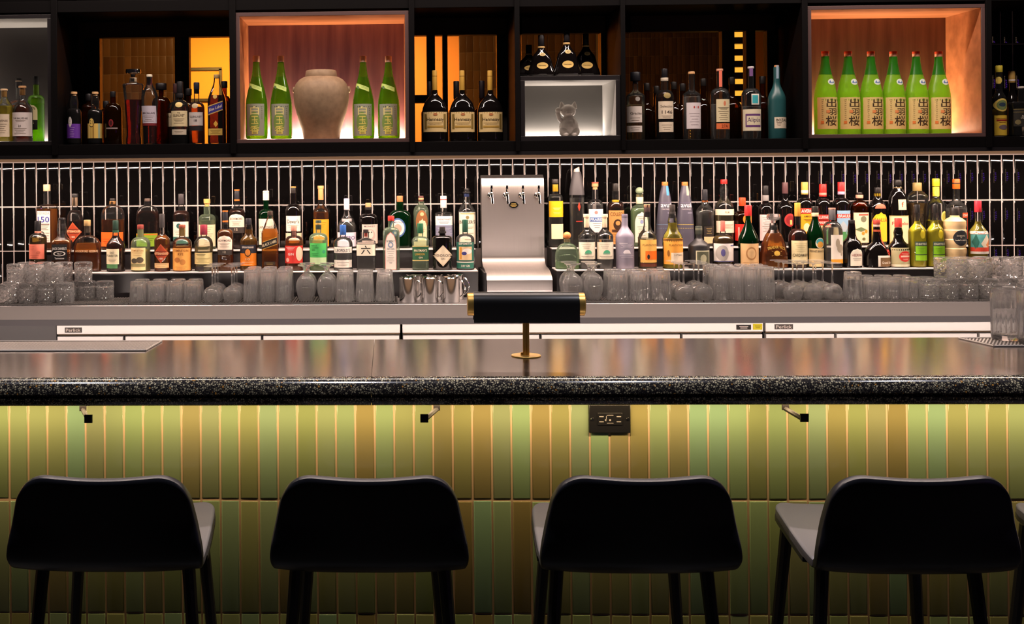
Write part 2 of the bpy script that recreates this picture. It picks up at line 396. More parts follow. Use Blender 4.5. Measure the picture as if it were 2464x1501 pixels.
def cooler(x0, x1, splits, label):
    a = P(x0, 790, 4.65).x; b2 = P(x1, 790, 4.65).x; mid = (a+b2)/2
    t = thing('back_bar_cooler', label, 'cooler', (mid, 4.65, 0), group='coolers under the back counter')
    MB().box(a-mid+.002, 0.03, 0.08, b2-mid-.002, 0.48, ZFT-.002).build('cabinet', m_dark, t, smooth=False)
    MB().box(a-mid+.002, 0.0, ZFT-0.037, b2-mid-.002, 0.03, ZFT).build('top_trim', m_fsteel, t, bevel=0.002)
    MB().box(a-mid+.004, 0.012, ZFT-0.043, b2-mid-.004, 0.03, ZFT-0.039).build('hinge_rail', m_chrome, t)
    xs_ = [a]+[P(s, 810, 4.65).x for s in splits]+[b2]
    for i in range(len(xs_)-1):
        d = MB().box(xs_[i]-mid+0.004, 0.0, 0.12, xs_[i+1]-mid-0.006, 0.03, ZFT-0.046).build('door', m_fsteel, t, bevel=0.002)
        hx = xs_[i+1]-mid-0.05
        MB().tube([(hx, -0.0, 0.55), (hx, -0.03, 0.56), (hx, -0.03, 0.78), (hx, -0.0, 0.79)], 0.006).build('handle', m_chrome, d)
    MB().box(a-mid+.01, 0.02, 0.0, b2-mid-.01, 0.46, 0.08).build('plinth', m_dark, t, smooth=False)
    return t, mid
def badge(t, mid, x0, y0, x1, y1, bg, txt, fg):
    a = P(x0, y0, 4.649); b2 = P(x1, y1, 4.649)
    g = MB().box(a.x-mid, -0.0025, b2.z, b2.x-mid, 0, a.z).build('badge', paper(bg), t)
    mb = MB(); w_ = b2.x-a.x; h_ = a.z-b2.z; xc = (a.x+b2.x)/2-mid; zc = (a.z+b2.z)/2
    if txt:
        flat_text(mb, txt, xc, zc, h_*0.62, w_*0.86, -0.003, 0.01); mb.build('lettering', paper(fg), g, smooth=False)
    else:            # print too small to read: two short lines
        for k, f in ((0.14, 0.3), (-0.16, 0.24)): mb.box(xc-w_*f, -0.003, zc+h_*(k-.07), xc+w_*f, -0.0026, zc+h_*(k+.07))
        mb.build('print', paper(fg), g, smooth=False)
c1, mid1 = cooler(135, 964, [299, 631], 'steel back-bar cooler at the left with a small maker badge')
badge(c1, mid1, 156, 788, 197, 800, '#5a5450', 'Perlick', '#e8dcd2')
c2, mid2 = cooler(967, 1838, [1301, 1640], 'steel back-bar cooler behind the desk lamp with yellow and black stickers')
badge(c2, mid2, 1772, 781, 1807, 793, '#26211f', None, '#d8ccc4')
badge(c2, mid2, 1812, 779, 1834, 793, '#e8d81e', None, '#b09a10')
c3, mid3 = cooler(1841, 2470, [2011, 2355], 'steel back-bar cooler at the right with a small maker badge')
badge(c3, mid3, 1864, 780, 1908, 792, '#5a5450', 'Perlick', '#e8dcd2')
tag(MB().box(XL, 4.66, 0, P(134, 790, 4.65).x, 5.1, ZFT).build('filler_panel', M('grey_laminate', (0.09, 0.085, 0.09), 0.45), bevel=.002), 'plain grey panel beside the left cooler', 'panel')

m_stepblk = M('black_laminate', (0.012, 0.010, 0.011), 0.35)
m_steptop = M('pale_step_edge', (0.62, 0.56, 0.53), 0.3)
def steps(px0, px1, label):
    a = P(px0, 640, YS1).x; b2 = P(px1, 640, YS1).x; mid = (a+b2)/2
    t = thing('bottle_step', label, 'shelf', (mid, YS1, ZBC), group='stepped bottle shelves')
    MB().box(a-mid, 0.004, 0, b2-mid, YB-YS1, ZS1-ZBC-0.005).build('riser', m_stepblk, t)
    MB().box(a-mid, 0, ZS1-ZBC-0.005, b2-mid, YS2-YS1+.01, ZS1-ZBC).build('tread', m_steptop, t, bevel=.001)
    MB().box(a-mid, YS2-YS1+.004, ZS1-ZBC, b2-mid, YB-YS1, ZS2-ZBC-0.005).build('riser', m_stepblk, t)
    MB().box(a-mid, YS2-YS1, ZS2-ZBC-0.005, b2-mid, YB-YS1, ZS2-ZBC).build('tread', m_steptop, t, bevel=.001)
steps(60, 1150, 'two-tier black step shelf holding the bottles left of the beer tower')
steps(1340, 2392, 'two-tier black step shelf holding the bottles right of the beer tower')

# ================================================================== upper cabinet
ZT0 = P(300, 28, YCAB).z; ZT1 = P(300, 1, YCAB).z
cab = thing('wall_cabinet', 'long black open cabinet frame above the tiles holding lit boxes and bottles', 'cabinet', (ox, YCAB, ZCB))
def cbox(name, x0, y0, z0, x1, y1, z1, m, bev=.0015): return MB().box(x0-ox, y0-YCAB, z0-ZCB, x1-ox, y1-YCAB, z1-ZCB).build(name, m, cab, bevel=bev)
cbox('bottom_board', XL, YCAB, ZCB, XR, YB+0.003, ZCF, m_darkwood)
cbox('top_board', XL, YCAB, ZT0, XR, YB+0.003, ZT1, m_darkwood)
cbox('upper_panel', XL, YB-0.02, ZT1, XR, YB+0.003, 3.19, m_darkwood)
DIV = [(124, 139), (553, 568), (985, 998), (1239, 1251), (1494, 1505), (1930, 1944), (2372, 2386)]
def px2x(px, y=200, Y=YCAB): return P(px, y, Y).x
for a, b2 in DIV: cbox('divider', px2x(a), YCAB-0.006, ZCB, px2x(b2), YB+0.003, ZT1+0.25, m_darkwood)
cbox('light_channel', XL, YCAB+0.025, ZCB-0.01, XR, YCAB+0.045, ZCB, m_blackmetal, 0)
cbox('front_lip', XL, YCAB, ZCB-0.016, XR, YCAB+0.006, ZCB, m_blackmetal, 0)

m_boxwood = wood('red_brown_plywood', H('#6a4656'), H('#8a626c'), 26, 0.42)
m_boxwood2 = wood('walnut_plywood', H('#5c3c32'), H('#785446'), 26, 0.42)
m_boxside = wood('tan_plywood', H('#8a5434'), H('#a86a44'), 20, 0.4, (0.08, 1, 1))
m_boxgrey = M('grey_lacquer', (0.10, 0.095, 0.09), 0.35)
m_boxdark = M('dark_lacquer', (0.045, 0.04, 0.04), 0.3)
m_frame = M('dark_frame', (0.010, 0.008, 0.009), 0.4)
def display_box(label, x0, x1, ytop, ybot, th, mback, mside, mfront, power, col, zfloor=None):
    xm = (x0+x1)/2; a = px2x(x0); b2 = px2x(x1); zt = P(xm, ytop, YCAB).z; zb = P(xm, ybot, YCAB).z
    if zfloor is not None: zb = zfloor
    mid = (a+b2)/2; d = YB-YCAB
    t = thing('display_box', label, 'display box', (mid, YCAB, zb), group='lit boxes in the cabinet')
    h = zt-zb; w = (b2-a)/2; T = th*SC(xm, YCAB)
    MB().box(-w, 0.004, 0, w, d, T).build('bottom_panel', mside, t)
    MB().box(-w, 0.004, h-T, w, d, h).build('top_panel', mside, t)
    MB().box(-w, 0.004, T, -w+T, d, h-T).build('side_panel', mside, t)
    MB().box(w-T, 0.004, T, w, d, h-T).build('side_panel', mside, t)
    MB().box(-w+T, d-0.02, T, w-T, d, h-T).build('back_panel', mback, t)
    fr = MB()
    fr.box(-w, 0, 0, w, 0.006, T); fr.box(-w, 0, h-T, w, 0.006, h); fr.box(-w, 0, T, -w+T, 0.006, h-T); fr.box(w-T, 0, T, w, 0.006, h-T)
    fr.build('front_edging', mfront, t, bevel=0.001)
    MB().box(-w+T, d-0.05, T, w-T, d-0.02, T+0.004).build('light_slot', m_chrome, t)
    l = area('box_led_light', (mid, YB-0.036, zb+T+0.006), 2*w-2*T-0.01, 0.012, power, col, (PI, 0, 0))
    return t, zb+T
BOXC = (1.0, 0.72, 0.46); NEUT = (1.0, 0.86, 0.74)
_, ZK1 = display_box('lit wooden box with four green bottles around a stoneware jar', 568.5, 984.5, 28, 341, 9, m_boxwood, m_boxside, M('box_edging', H('#4a3634'), 0.45), PW_BOX, BOXC, ZCF)
_, ZK2 = display_box('lit wooden box with a row of six frosted green bottles', 1944.5, 2371.5, 12, 330, 9, m_boxwood2, m_boxside, M('box_edging', H('#4a3634'), 0.45), PW_BOX, BOXC, ZCF)
_, ZK3 = display_box('small white lit box with a white cat figurine', 1252, 1493, 182, 340, 11, m_boxgrey, M('white_lacquer', (0.40, 0.38, 0.36), 0.4), m_frame, PW_BOX*0.14, NEUT, ZCF)
_, ZK0 = display_box('grey lit box with whisky bottles at the left end of the cabinet', -110, 123.5, 36, 348, 9, m_boxdark, M('pale_grey_lacquer', (0.5, 0.48, 0.45), 0.4), m_frame, PW_BOX*0.22, NEUT, ZCF)
ZCAT = P(1372, 182, YCAB).z

# ================================================================== windows behind the cabinet and the room beyond
YW = YB+0.03
m_mull = M('black_window_frame', (0.006, 0.005, 0.004), 0.45)
m_mullb = M('brown_window_frame', (0.045, 0.022, 0.010), 0.45)
m_pane = thin_glass('window_glass', (0.88, 0.84, 0.8), 0.0)
def window(n, x0, x1, bars, top=(57, 91)):
    t = bpy.data.objects.new('window_%d' % n, None); COL.objects.link(t); t['kind'] = 'structure'
    xm = (x0+x1)/2; a = px2x(x0, 200, YW)-.03; b2 = px2x(x1, 200, YW)+.03
    t.location = ((a+b2)/2, YW, ZCB); ax = (a+b2)/2
    zt = P(xm, top[0], YW).z; zo = P(xm, top[1], YW).z
    MB().box(a-ax, -0.02, zo-ZCB, b2-ax, 0.03, zt-ZCB+0.12).build('window_frame', m_mullb, t)
    for (p, q, m) in bars:
        MB().box(px2x(p, 200, YW)-ax, -0.02, 0, px2x(q, 200, YW)-ax, 0.03, zo-ZCB).build('mullion', m, t)
    MB().box(a-ax, 0.012, 0, b2-ax, 0.016, zo-ZCB).build('pane', m_pane, t, smooth=False)
    return t, ax
window(1, 150, 560, [(120, 190, m_mull), (190, 205, m_mullb), (205, 243, m_mull), (423, 438, m_mullb), (438, 457, m_mull)])
w3, ax3 = window(2, 990, 1240, [(1027, 1047, m_mull), (1065, 1077, m_mullb), (1195, 1232, m_mull)], (52, 85))
za = P(1012, 248, YW).z; zb_ = P(1012, 229, YW).z
MB().box(px2x(985, 200, YW)-ax3, -0.018, za-ZCB, px2x(1028, 200, YW)-ax3, 0.028, zb_-ZCB).build('transom', m_mull, w3)
window(3, 1245, 1500, [(1445, 1470, m_mull)], (50, 81))
window(4, 1500, 1935, [(1735, 1765, m_mull), (1793, 1815, m_mull), (1843, 1892, m_mull)], (47, 76))
YP, YO = 7.6, 9.2
m_bt = M('brown_glazed_tile', (0.16, 0.09, 0.035), 0.3)
random_colour(m_bt, [H('#6a4a22'), H('#5c3e1a'), H('#74522a'), H('#604420'), H('#543816')])
m_bg = M('brown_grout', (0.26, 0.17, 0.08), 0.9)
def room_wall(n, x0, x1, pw, ph, ytop, ybot):
    a = px2x(x0, 200, YP); b2 = px2x(x1, 200, YP); zt = P((x0+x1)/2, ytop, YP).z; zb = P((x0+x1)/2, ybot, YP).z
    w = tag(MB().box(a, YP+.006, 0, b2, YP+.05, 3.2).build('wall_room_%d' % n, m_bg, smooth=False), kind='structure')
    me = tile_mesh('tile', pw-0.0025, ph-0.0025, 0.0045, m_bt, 0.0012)
    x = a+pw/2
    while x < b2:
        z = zb+ph/2
        while z < zt: obj('tile', me, w, (x, YP+.0075, z)); z += ph
        x += pw
room_wall(1, 215, 432, 0.0476, 0.122, 55, 352)
room_wall(2, 1106, 1440, 0.0455, 0.122, 50, 300)
room_wall(3, 1462, 1742, 0.0290, 0.121, 50, 352)
m_ochre = M('ochre_plaster', H('#c98a3a'), 0.8)
tag(MB().box(-6, YO, 0, 7, YO+.1, 3.2).build('wall_far', m_ochre, smooth=False), kind='structure')
tag(MB().box(-6, YB+0.08, 2.9, 7, YO, 2.95).build('ceiling_room', M('dark_room_ceiling', (0.05, 0.035, 0.02), 0.9), smooth=False), kind='structure')
# warm lamps of the room beyond
area('room_lamp_left', (P(505, 120, 8.4).x, 8.3, 2.75), 0.5, 0.3, PW_ROOM*1.1, (1.0, 0.56, 0.12), (math.radians(20), 0, 0))
area('room_lamp_mid', (P(1000, 120, 8.4).x-.25, 8.3, 2.75), 0.35, 0.3, PW_ROOM*1.0, (1.0, 0.52, 0.22), (math.radians(20), 0, 0))
area('room_lamp_front', (-0.7, 6.2, 2.85), 1.2, 0.3, PW_ROOM*0.9, (1.0, 0.6, 0.25), (math.radians(25), 0, 0))
# slatted lit screen seen through the fourth window
sx0 = px2x(1760, 200, 8.0); sx1 = px2x(1800, 200, 8.0)
ss = thing('slat_screen', 'dark horizontal slats before a glowing amber panel beyond the window', 'screen', ((sx0+sx1)/2, 8.0, 0))
hw = (sx1-sx0)/2
m_amber = M('amber_glow', (0.9, 0.5, 0.08), 0.5); bb = m_amber.node_tree.nodes['Principled BSDF']
bb.inputs['Emission Color'].default_value = (1.0, 0.48, 0.05, 1); bb.inputs['Emission Strength'].default_value = 1.6
zz0 = P(1780, 350, 8.0).z; zz1 = P(1780, 60, 8.0).z
MB().box(-hw, 0.06, 0, hw, 0.08, zz1+.1).build('lit_panel', m_amber, ss, smooth=False)
for k in range(11):
    z = P(1780, 97+28.2*k, 8.0).z
    MB().box(-hw-.02, 0.0, z-0.022, hw+.02, 0.05, z+0.022).build('slat', M('brown_slat', (0.05, 0.026, 0.008), 0.5), ss)
# dark framed picture outline on the orange wall
pa = P(457, 166, YO-.02); pb2 = P(530, 166, YO-.02); pc = P(530, 240, YO-.02)
pf = thing('picture_frame', 'thin dark frame on the glowing orange wall beyond the left window', 'picture frame', (pb2.x, YO-.02, pc.z))
MB().box(pa.x-pb2.x-.25, 0, pa.z-pc.z-.012, 0.01, 0.02, pa.z-pc.z+.012).build('rail', m_mull, pf)
MB().box(-.012, 0, 0, .012, 0.02, pa.z-pc.z).build('stile', m_mull, pf)
MB().box(pa.x-pb2.x-.25, 0, -.012, 0.01, 0.02, .012).build('rail', m_mull, pf)
# ================================================================== bar stools
m_leather = M('black_leather', (0.010, 0.010, 0.014), 0.36, 0, 0.5); noise_bump(m_leather, 300, 0.12, 0.0006, 2)
m_seat = M('grey_leather', (0.075, 0.073, 0.092), 0.40, 0, 0.5); noise_bump(m_seat, 260, 0.1, 0.0006, 2)
m_leg = M('black_stained_ash', (0.004, 0.0035, 0.0035), 0.45)
def stool_shell():
    # profile from seat front over the bend to the top of the back: (y, z, half width)
    pr = [(0.215, 0.722, 0.182), (0.195, 0.735, 0.192), (0.10, 0.732, 0.206), (0.0, 0.722, 0.214), (-0.10, 0.710, 0.219), (-0.155, 0.706, 0.2205),
          (-0.185, 0.711, 0.2225), (-0.205, 0.732, 0.2265), (-0.214, 0.765, 0.223), (-0.222, 0.812, 0.214), (-0.229, 0.855, 0.205), (-0.236, 0.898, 0.195), (-0.2415, 0.934, 0.186)]
    n = 24; L = [0]
    for k in range(1, len(pr)): L.append(L[-1]+math.hypot(pr[k][0]-pr[k-1][0], pr[k][1]-pr[k-1][1]))
    def at(s):
        s = max(0, min(L[-1], s))
        for k in range(1, len(pr)):
            if s <= L[k]+1e-9:
                t = (s-L[k-1])/(L[k]-L[k-1]); return [pr[k-1][i]+(pr[k][i]-pr[k-1][i])*t for i in range(3)]
    def cut(x, W, r):           # how much a rounded corner shortens the path at x
        q = abs(x)-(W-r)
        return 0 if q <= 0 else r-math.sqrt(max(0, r*r-q*q))
    def grid(s0, s1, rows, r0, r1, off):
        vs = []; fs = []
        for j in range(rows+1):
            for i in range(n+1):
                u = -math.cos(PI*i/n); u = 0.55*u+0.45*(2*i/n-1)
                W0 = at(s0)[2]; W1 = at(s1)[2]
                a = s0+cut(u*W0, W0, r0); b_ = s1-cut(u*W1, W1, r1)-(0.007*math.cos(u*PI/2)**2 if r1 > 0 else 0)
                s = a+(b_-a)*j/rows; y, z, w = at(s)
                y2, z2, _ = at(min(L[-1], s+.004)); y1, z1, _ = at(max(0, s-.004)); ty, tz = y2-y1, z2-z1; l = math.hypot(ty, tz); ny, nz_ = tz/l, -ty/l
                back = max(0, min(1, (z-0.72)/0.1)) if y < -.1 else 0
                y += back*0.030*u*u*0.8; z += (1-back)*0.010*abs(u)**3
                vs.append((u*w, y+ny*off, z+nz_*off))
        for j in range(rows):
            for i in range(n):
                k = j*(n+1)+i; fs.append((k, k+1, k+n+2, k+n+1))
        return vs, fs
    def slab(name, s0, s1, rows, r0, r1, th, m):
        a, fa = grid(s0, s1, rows, r0, r1, th/2); b_, fb = grid(s0, s1, rows, r0, r1, -th/2)
        mb = MB(); mb.add(a, fa); mb.add(b_, [tuple(reversed(f)) for f in fb])
        N = len(a); k = n+1; R = rows
        rim = [i for i in range(k)]+[j*k+n for j in range(1, R+1)]+[R*k+i for i in range(n-1, -1, -1)]+[j*k for j in range(R-1, 0, -1)]
        for i in range(len(rim)):
            p, q = rim[i], rim[(i+1) % len(rim)]; mb.f.append((p, p+N, q+N, q)); mb.m.append(0)
        return mb.mesh(name, m, angle=80)
    bend = L[6]
    return slab('seat', 0, bend-0.012, 14, 0.085, 0, 0.026, m_seat), slab('backrest', bend-.016, L[-1], 16, 0, 0.06, 0.027, m_leather), slab('shell', 0.02, bend-0.075, 14, 0.07, 0, 0.012, m_leather)
seat_me, back_me, under_me = stool_shell()
def stool(px, label):
    x = P(px, 1270, 2.52).x
    t = thing('bar_stool', label, 'bar stool', (x, 2.755, 0), group='row of bar stools')
    for nm, me in (('seat', seat_me), ('backrest', back_me)):
        o = obj(nm, me, t); sm = o.modifiers.new('s', 'SUBSURF'); sm.levels = 1; sm.render_levels = 1
    o = obj('seat_shell', under_me, t, (0, 0.004, -0.014))
    for sx in (-1, 1):
        for (yy, xo) in ((-0.10, 0.172), (0.17, 0.158)):
            top = Vector((sx*xo, yy, 0.70)); bot = Vector((sx*(xo+0.055), yy+(-0.07 if yy < 0 else 0.05), 0.0))
            MB().tube([bot, top.lerp(bot, .5), top], 0.0115, 10, 0.0165).build('leg', m_leg, t)
    for sx in (-1, 1): MB().tube([(sx*0.207, -0.145, 0.27), (sx*0.193, 0.20, 0.27)], 0.008).build('footrest', m_leg, t)
    MB().tube([(-0.193, 0.20, 0.27), (0.193, 0.20, 0.27)], 0.008).build('footrest', m_leg, t)
    return t
stool(243, 'black leather bar stool at the far left, below the coat hook')
stool(887, 'black leather bar stool second from the left')
stool(1549, 'black leather bar stool below the black wall outlet')
stool(2224, 'black leather bar stool second from the right, seat showing at its left')
stool(2898, 'bar stool cut off by the right edge of the picture')

# ================================================================== hooks and outlet on the bar front
def hook(px, py, dirx, label):
    p = P(px, py, 3.05)
    t = thing('bag_hook', label, 'hook', (p.x, 3.06, 1.0))
    mb = MB(); mb.box(-.009, -.003, -.035, .009, .003, 0); mb.build('stem', m_blackmetal, t)
    a = Vector((0, 0, -.035)); e = Vector((dirx*0.036, -0.075, -.045))
    MB().tube([a+Vector((0, 0, .003)), e], 0.0065, 6).build('arm', m_blackmetal, t)
    MB().box(e.x-.0105, e.y-.006, e.z-.005, e.x+.0105, e.y, e.z+.016).build('tip', m_blackmetal, t)
hook(197, 970, 1, 'black bent-metal bag hook under the bar above the leftmost stool')
hook(1051, 968, -1, 'black bent-metal bag hook under the bar left of the lamp')
hook(1893, 966, 0.6, 'black bent-metal bag hook under the bar right of the outlet')
p0 = P(1417, 973, YF-.004); p1 = P(1517, 1041, YF-.004); mx_ = (p0.x+p1.x)/2; mz = (p0.z+p1.z)/2; W = (p1.x-p0.x)/2; Hh = (p0.z-p1.z)/2
t = thing('wall_outlet', 'black double power outlet plate on the green tiles under the bar', 'outlet', (mx_, YF-.002, mz))
MB().box(-W, -0.006, -Hh, W, 0.004, Hh).build('plate', M('black_plastic', (0.008, 0.008, 0.009), 0.25), t, bevel=.002)
ins = MB().box(-W*.6, -0.0085, -Hh*.44, W*.6, -0.005, Hh*.44).build('socket', M('black_plastic', (0, 0, 0)), t, bevel=.001)
sl = MB()
for s in (-1, 1):
    for q in (-1, 1): sl.box(s*W*.42-.006, -.0095, q*Hh*.18-.0012, s*W*.42+.006, -.0084, q*Hh*.18+.0012)
    sl.lathe([(0.0028, -.0095), (0.0028, -.0084)], 10, (s*W*.42-.018*(1 if s < 0 else -1)*-1-.006, 0, -Hh*.06), axis='Y')
sl.box(-.009, -.0095, Hh*.26, .009, -.0084, Hh*.3); sl.box(-.009, -.0095, -Hh*.30, .009, -.0084, -Hh*.26); sl.box(-.011, -.0095, -Hh*.12, -.0095, -.0084, Hh*.22)
sl.build('slots', M('pale_slot', (0.28, 0.26, 0.25), 0.4), ins)
for s in (-1, 1): MB().lathe([(.0042, -.008), (.0036, -.0095)], 12, (s*W*.86, 0, 0), axis='Y').build('screw', m_chrome, t)

# ================================================================== desk lamp on the bar
lp = P(1266, 858, 3.31); lx, ly = lp.x, 3.31
t = thing('desk_lamp', 'black cylinder desk lamp with brass ends, stem and round base on the bar', 'lamp', (lx, ly, ZBAR), math.radians(-2))
MB().lathe([(.0001, 0), (.0425, 0), (.043, .001), (.043, .003), (.042, .004), (.0001, .004)], 40, cap=False).build('base', m_brass, t)
st = MB(); st.tube([(-.004, 0, .003), (-.004, 0, .13)], .0055, 12); st.tube([(.0045, .002, .003), (.0045, .002, .13)], .0055, 12); st.build('stem', m_brass, t)
MB().lathe([(.004, 0), (.004, .006), (.003, .0075)], 10, (-.012, 0, .004)).build('knob', m_brass, t)
m_shade = M('black_matt_enamel', (0.010, 0.009, 0.009), 0.33)
zc = 0.152; R = 0.036; hx = 0.152
pr = []
for k in range(25):
    a = PI*k/24; pr.append((-R*math.cos(a), zc+R*math.sin(a)))   # half round top
pr = [(-R, zc-0.050)]+pr+[(R, zc-0.050)]
inn = [(y*0.955, zc+(z-zc)*0.955 if z > zc-.02 else z) for y, z in reversed(pr)]
MB().extrude_x(pr+inn, -hx, hx).build('shade', m_shade, t, angle=50)
for s in (-1, 1):
    e = MB(); e.lathe([(.0001, s*(hx-.004)), (R*0.93, s*(hx-.004)), (R*.93, s*(hx+.016)), (R*.86, s*(hx+.018)), (.0001, s*(hx+.018))], 36, (0, 0, zc), cap=False, axis='X')
    e.build('end_cap', m_brass, t)
MB().lathe([(.008, -hx+.01), (.008, hx-.01)], 12, (0, 0, zc), axis='X').build('bulb', M('frosted_bulb', (0.7, 0.66, 0.6), 0.4), t)

# ================================================================== drip grates let into the bar top
m_grate = steel('grate_steel', (0.55, 0.50, 0.46), 0.4); m_grate.node_tree.nodes['Principled BSDF'].inputs['Metallic'].default_value = 0.5
def grate(px_list, label):
    pts = [Vector((0, 0, 0))]*0
    for px, py in px_list:
        d = RC @ Vector(((px-CX)/F, -(py-CY)/F, -1)); k = (ZBAR-CZ)/d.z; pts.append(Vector((d.x*k, min(3.648, d.y*k), 0)))
    c = sum(pts, Vector())/len(pts)
    t = thing('drip_grate', label, 'grate', (c.x, c.y, ZBAR))
    loc = [q-c for q in pts]
    n = len(loc)
    MB().add([(q.x, q.y, 0.0002) for q in loc]+[(q.x, q.y, .001) for q in loc], [tuple(reversed(range(n))), tuple(range(n, 2*n))]+[(i, (i+1) % n, n+(i+1) % n, n+i) for i in range(n)]).build('tray', m_dark, t, smooth=False)
    rim = MB()
    for i in range(n): rim.tube([Vector((loc[i].x, loc[i].y, .003)), Vector((loc[(i+1) % n].x, loc[(i+1) % n].y, .003))], .003, 6)
    rim.build('rim', m_grate, t)
    bars = MB(); y0 = min(q.y for q in loc); y1 = max(q.y for q in loc); xa = min(q.x for q in loc); xb = max(q.x for q in loc)
    def inside(x, y):
        s = False
        for i in range(n):
            a, b_ = loc[i], loc[(i+1) % n]
            if (a.y > y) != (b_.y > y) and x < (b_.x-a.x)*(y-a.y)/(b_.y-a.y)+a.x: s = not s
        return s
    x = xa-(y1-y0)
    while x < xb+.2:                                   # slanted bars
        seg = [(x+0.6*(y-y0), y) for y in [y0+(y1-y0)*k/12 for k in range(13)]]
        seg = [q for q in seg if inside(*q)]
        if len(seg) > 1:
            (ax, ay), (bx, by) = seg[0], seg[-1]
            bars.add([(ax, ay, .001), (ax+.005, ay, .001), (bx+.005, by, .001), (bx, by, .001), (ax, ay, .004), (ax+.005, ay, .004), (bx+.005, by, .004), (bx, by, .004)], [(4, 5, 6, 7), (0, 1, 5, 4), (1, 2, 6, 5), (2, 3, 7, 6), (3, 0, 4, 7)])
        x += 0.011
    y = y0+.01
    while y < y1-.004:
        xx = [xa+(xb-xa)*k/200 for k in range(201)]; xx = [q for q in xx if inside(q, y)]
        if xx: bars.box(xx[0], y, .0008, xx[-1], y+.003, .0032)
        y += .017
    o = bars.build('bars', m_grate, t, smooth=False); o['kind'] = 'stuff'
grate([(-120, 846), (350, 845), (389, 822.5), (-120, 823.5)], 'slanted-end perforated steel drip grate at the left rear of the bar')
grate([(2392, 834.5), (2600, 834), (2600, 814.5), (2308, 815.5)], 'perforated steel drip grate under the ribbed glass at the right')

# ================================================================== beer tower
tx0 = P(1159, 560, 5.06).x; tx1 = P(1309, 560, 5.06).x; tm_ = (tx0+tx1)/2; tw = (tx1-tx0)/2
t = thing('beer_tower', 'curved brushed steel beer tower with four small taps on the back counter', 'beer tower', (tm_, 4.9, ZBC))
ztop = P(1235, 421, 5.06).z-ZBC
prof = [(0.215, ztop-.03), (0.205, ztop-.006), (0.19, ztop), (0.175, ztop-.002), (0.158, ztop-.014), (0.150, ztop-.034), (0.147, ztop-.056)]
zz = ztop-.056
for k in range(1, 9): prof.append((0.147+0.004*k/8, zz-(zz-0.165)*k/8))
for k in range(1, 9):
    a = PI/2*k/8; prof.append((0.151-0.075*(1-math.cos(a)), 0.165-0.045*math.sin(a)))
for k in range(1, 9):
    a = PI/2*k/8; prof.append((0.076-0.21*math.sin(a)*0.8, 0.120-0.052*(1-math.cos(a))))
prof += [(prof[-1][0], 0.0)]
outer = prof+[(0.215, 0.0)]
MB().extrude_x(outer, -tw, tw).build('housing', m_steelv, t, angle=25)
MB().box(-tw-.012, prof[-1][0]+.006, 0, -tw-.0005, 0.215, 0.11).build('side_plate', m_blackmetal, t, bevel=.003)
yf = prof[-1][0]
MB().box(-tw+.001, yf-.003, 0.0, tw-.001, yf-.0002, 0.036).build('drip_edge', m_steel, t)
for i, px in enumerate((1182, 1219, 1257, 1295)):
    x = P(px, 470, 5.03).x-tm_
    z = P(px, 472, 5.03).z-ZBC
    tp = MB()
    tp.lathe([(.012, 0.149), (.012, 0.140), (.008, 0.138), (.008, 0.112)], 14, (0, 0, z+.004), axis='Y')
    tp.v = [(a+x-.004, b_, c) for a, b_, c in tp.v]
    tp.ball((x, 0.112, z+.012), .0105, 12); tp.tube([(x, .112, z+.012), (x, .112, z+.036)], .0045, 10); tp.ball((x, .112, z+.036), .0065, 10)
    o = tp.build('tap', m_chrome, t)
    MB().tube([(x, .110, z+.006), (x+.004, .098, z-.034)], .0085, 12, .0058).build('spout', m_chrome, o)
    MB().box(x-.004, .106, z+.034, x+.004, .112, z+.048).build('lever', m_chrome, o)
xb = P(1236, 493, 5.04).x-tm_; zb = P(1236, 493, 5.04).z-ZBC
bd = MB().lathe([(.0215, 0), (.0215, -.003), (.019, -.0045)], 32, (0, 0.1465, 0), axis='Y')
bd.v = [(a+xb, b_, c*0.66+zb) for a, b_, c in bd.v]
bd = bd.build('badge', M('black_enamel', (0.006, 0.006, 0.006), 0.2), t)
mb = MB()
for k, (dz, w_) in enumerate(((.005, .02), (-.001, .028), (-.007, .018))): mb.box(xb-w_/2, .1412, zb+dz-.0012, xb+w_/2, .1418, zb+dz+.0012)
mb.build('print', M('gold_ink', (0.45, 0.3, 0.08), 0.4), bd)

# ================================================================== stoneware jar and cat figurine
jp = P(773.5, 300, 4.98); js = SC(773, 4.98)
m_stone = M('stoneware', H('#8a7258'), 0.62, 0, 0.3)
nz = noise_bump(m_stone, 40, 0.12, 0.002, 4)
rp = m_stone.node_tree.nodes.new('ShaderNodeValToRGB'); rp.color_ramp.elements[0].color = (*H('#6f5a46'), 1); rp.color_ramp.elements[1].color = (*H('#9a8266'), 1)
m_stone.node_tree.links.new(nz.outputs[0], rp.inputs[0]); m_stone.node_tree.links.new(rp.outputs[0], m_stone.node_tree.nodes['Principled BSDF'].inputs['Base Color'])
t = thing('stoneware_jar', 'big round brown stoneware jar with lid standing between green bottles', 'jar', (jp.x, 4.985, ZK1))
def jy(y): return (334-y)*js
jprof = [(43, 334), (44.5, 326), (47, 310), (53, 292), (60, 270), (65, 248), (67, 228), (66, 214), (61.5, 200), (53, 190), (44, 184.5), (39, 183)]
MB().lathe([(r*js, jy(y)) for r, y in jprof], 48).build('body', m_stone, t, angle=60)
MB().lathe([(38.5*js, jy(184)), (39*js, jy(182.5)), (36.5*js, jy(169)), (35*js, jy(167.5)), (.001, jy(167.5))], 48, cap=False).build('lid', m_stone, t, angle=50)
for s in (-1, 1):
    e = MB(); e.lathe([(6.5*js, 0), (8*js, s*2*js), (8*js, s*6*js), (5*js, s*8*js), (.0005, s*8.2*js)], 16, axis='X', cap=False)
    e.build('knob', m_stone, t, (s*62*js, 0.02, jy(213)))
cp = P(1367, 320, 5.0); cs = SC(1367, 5.0)
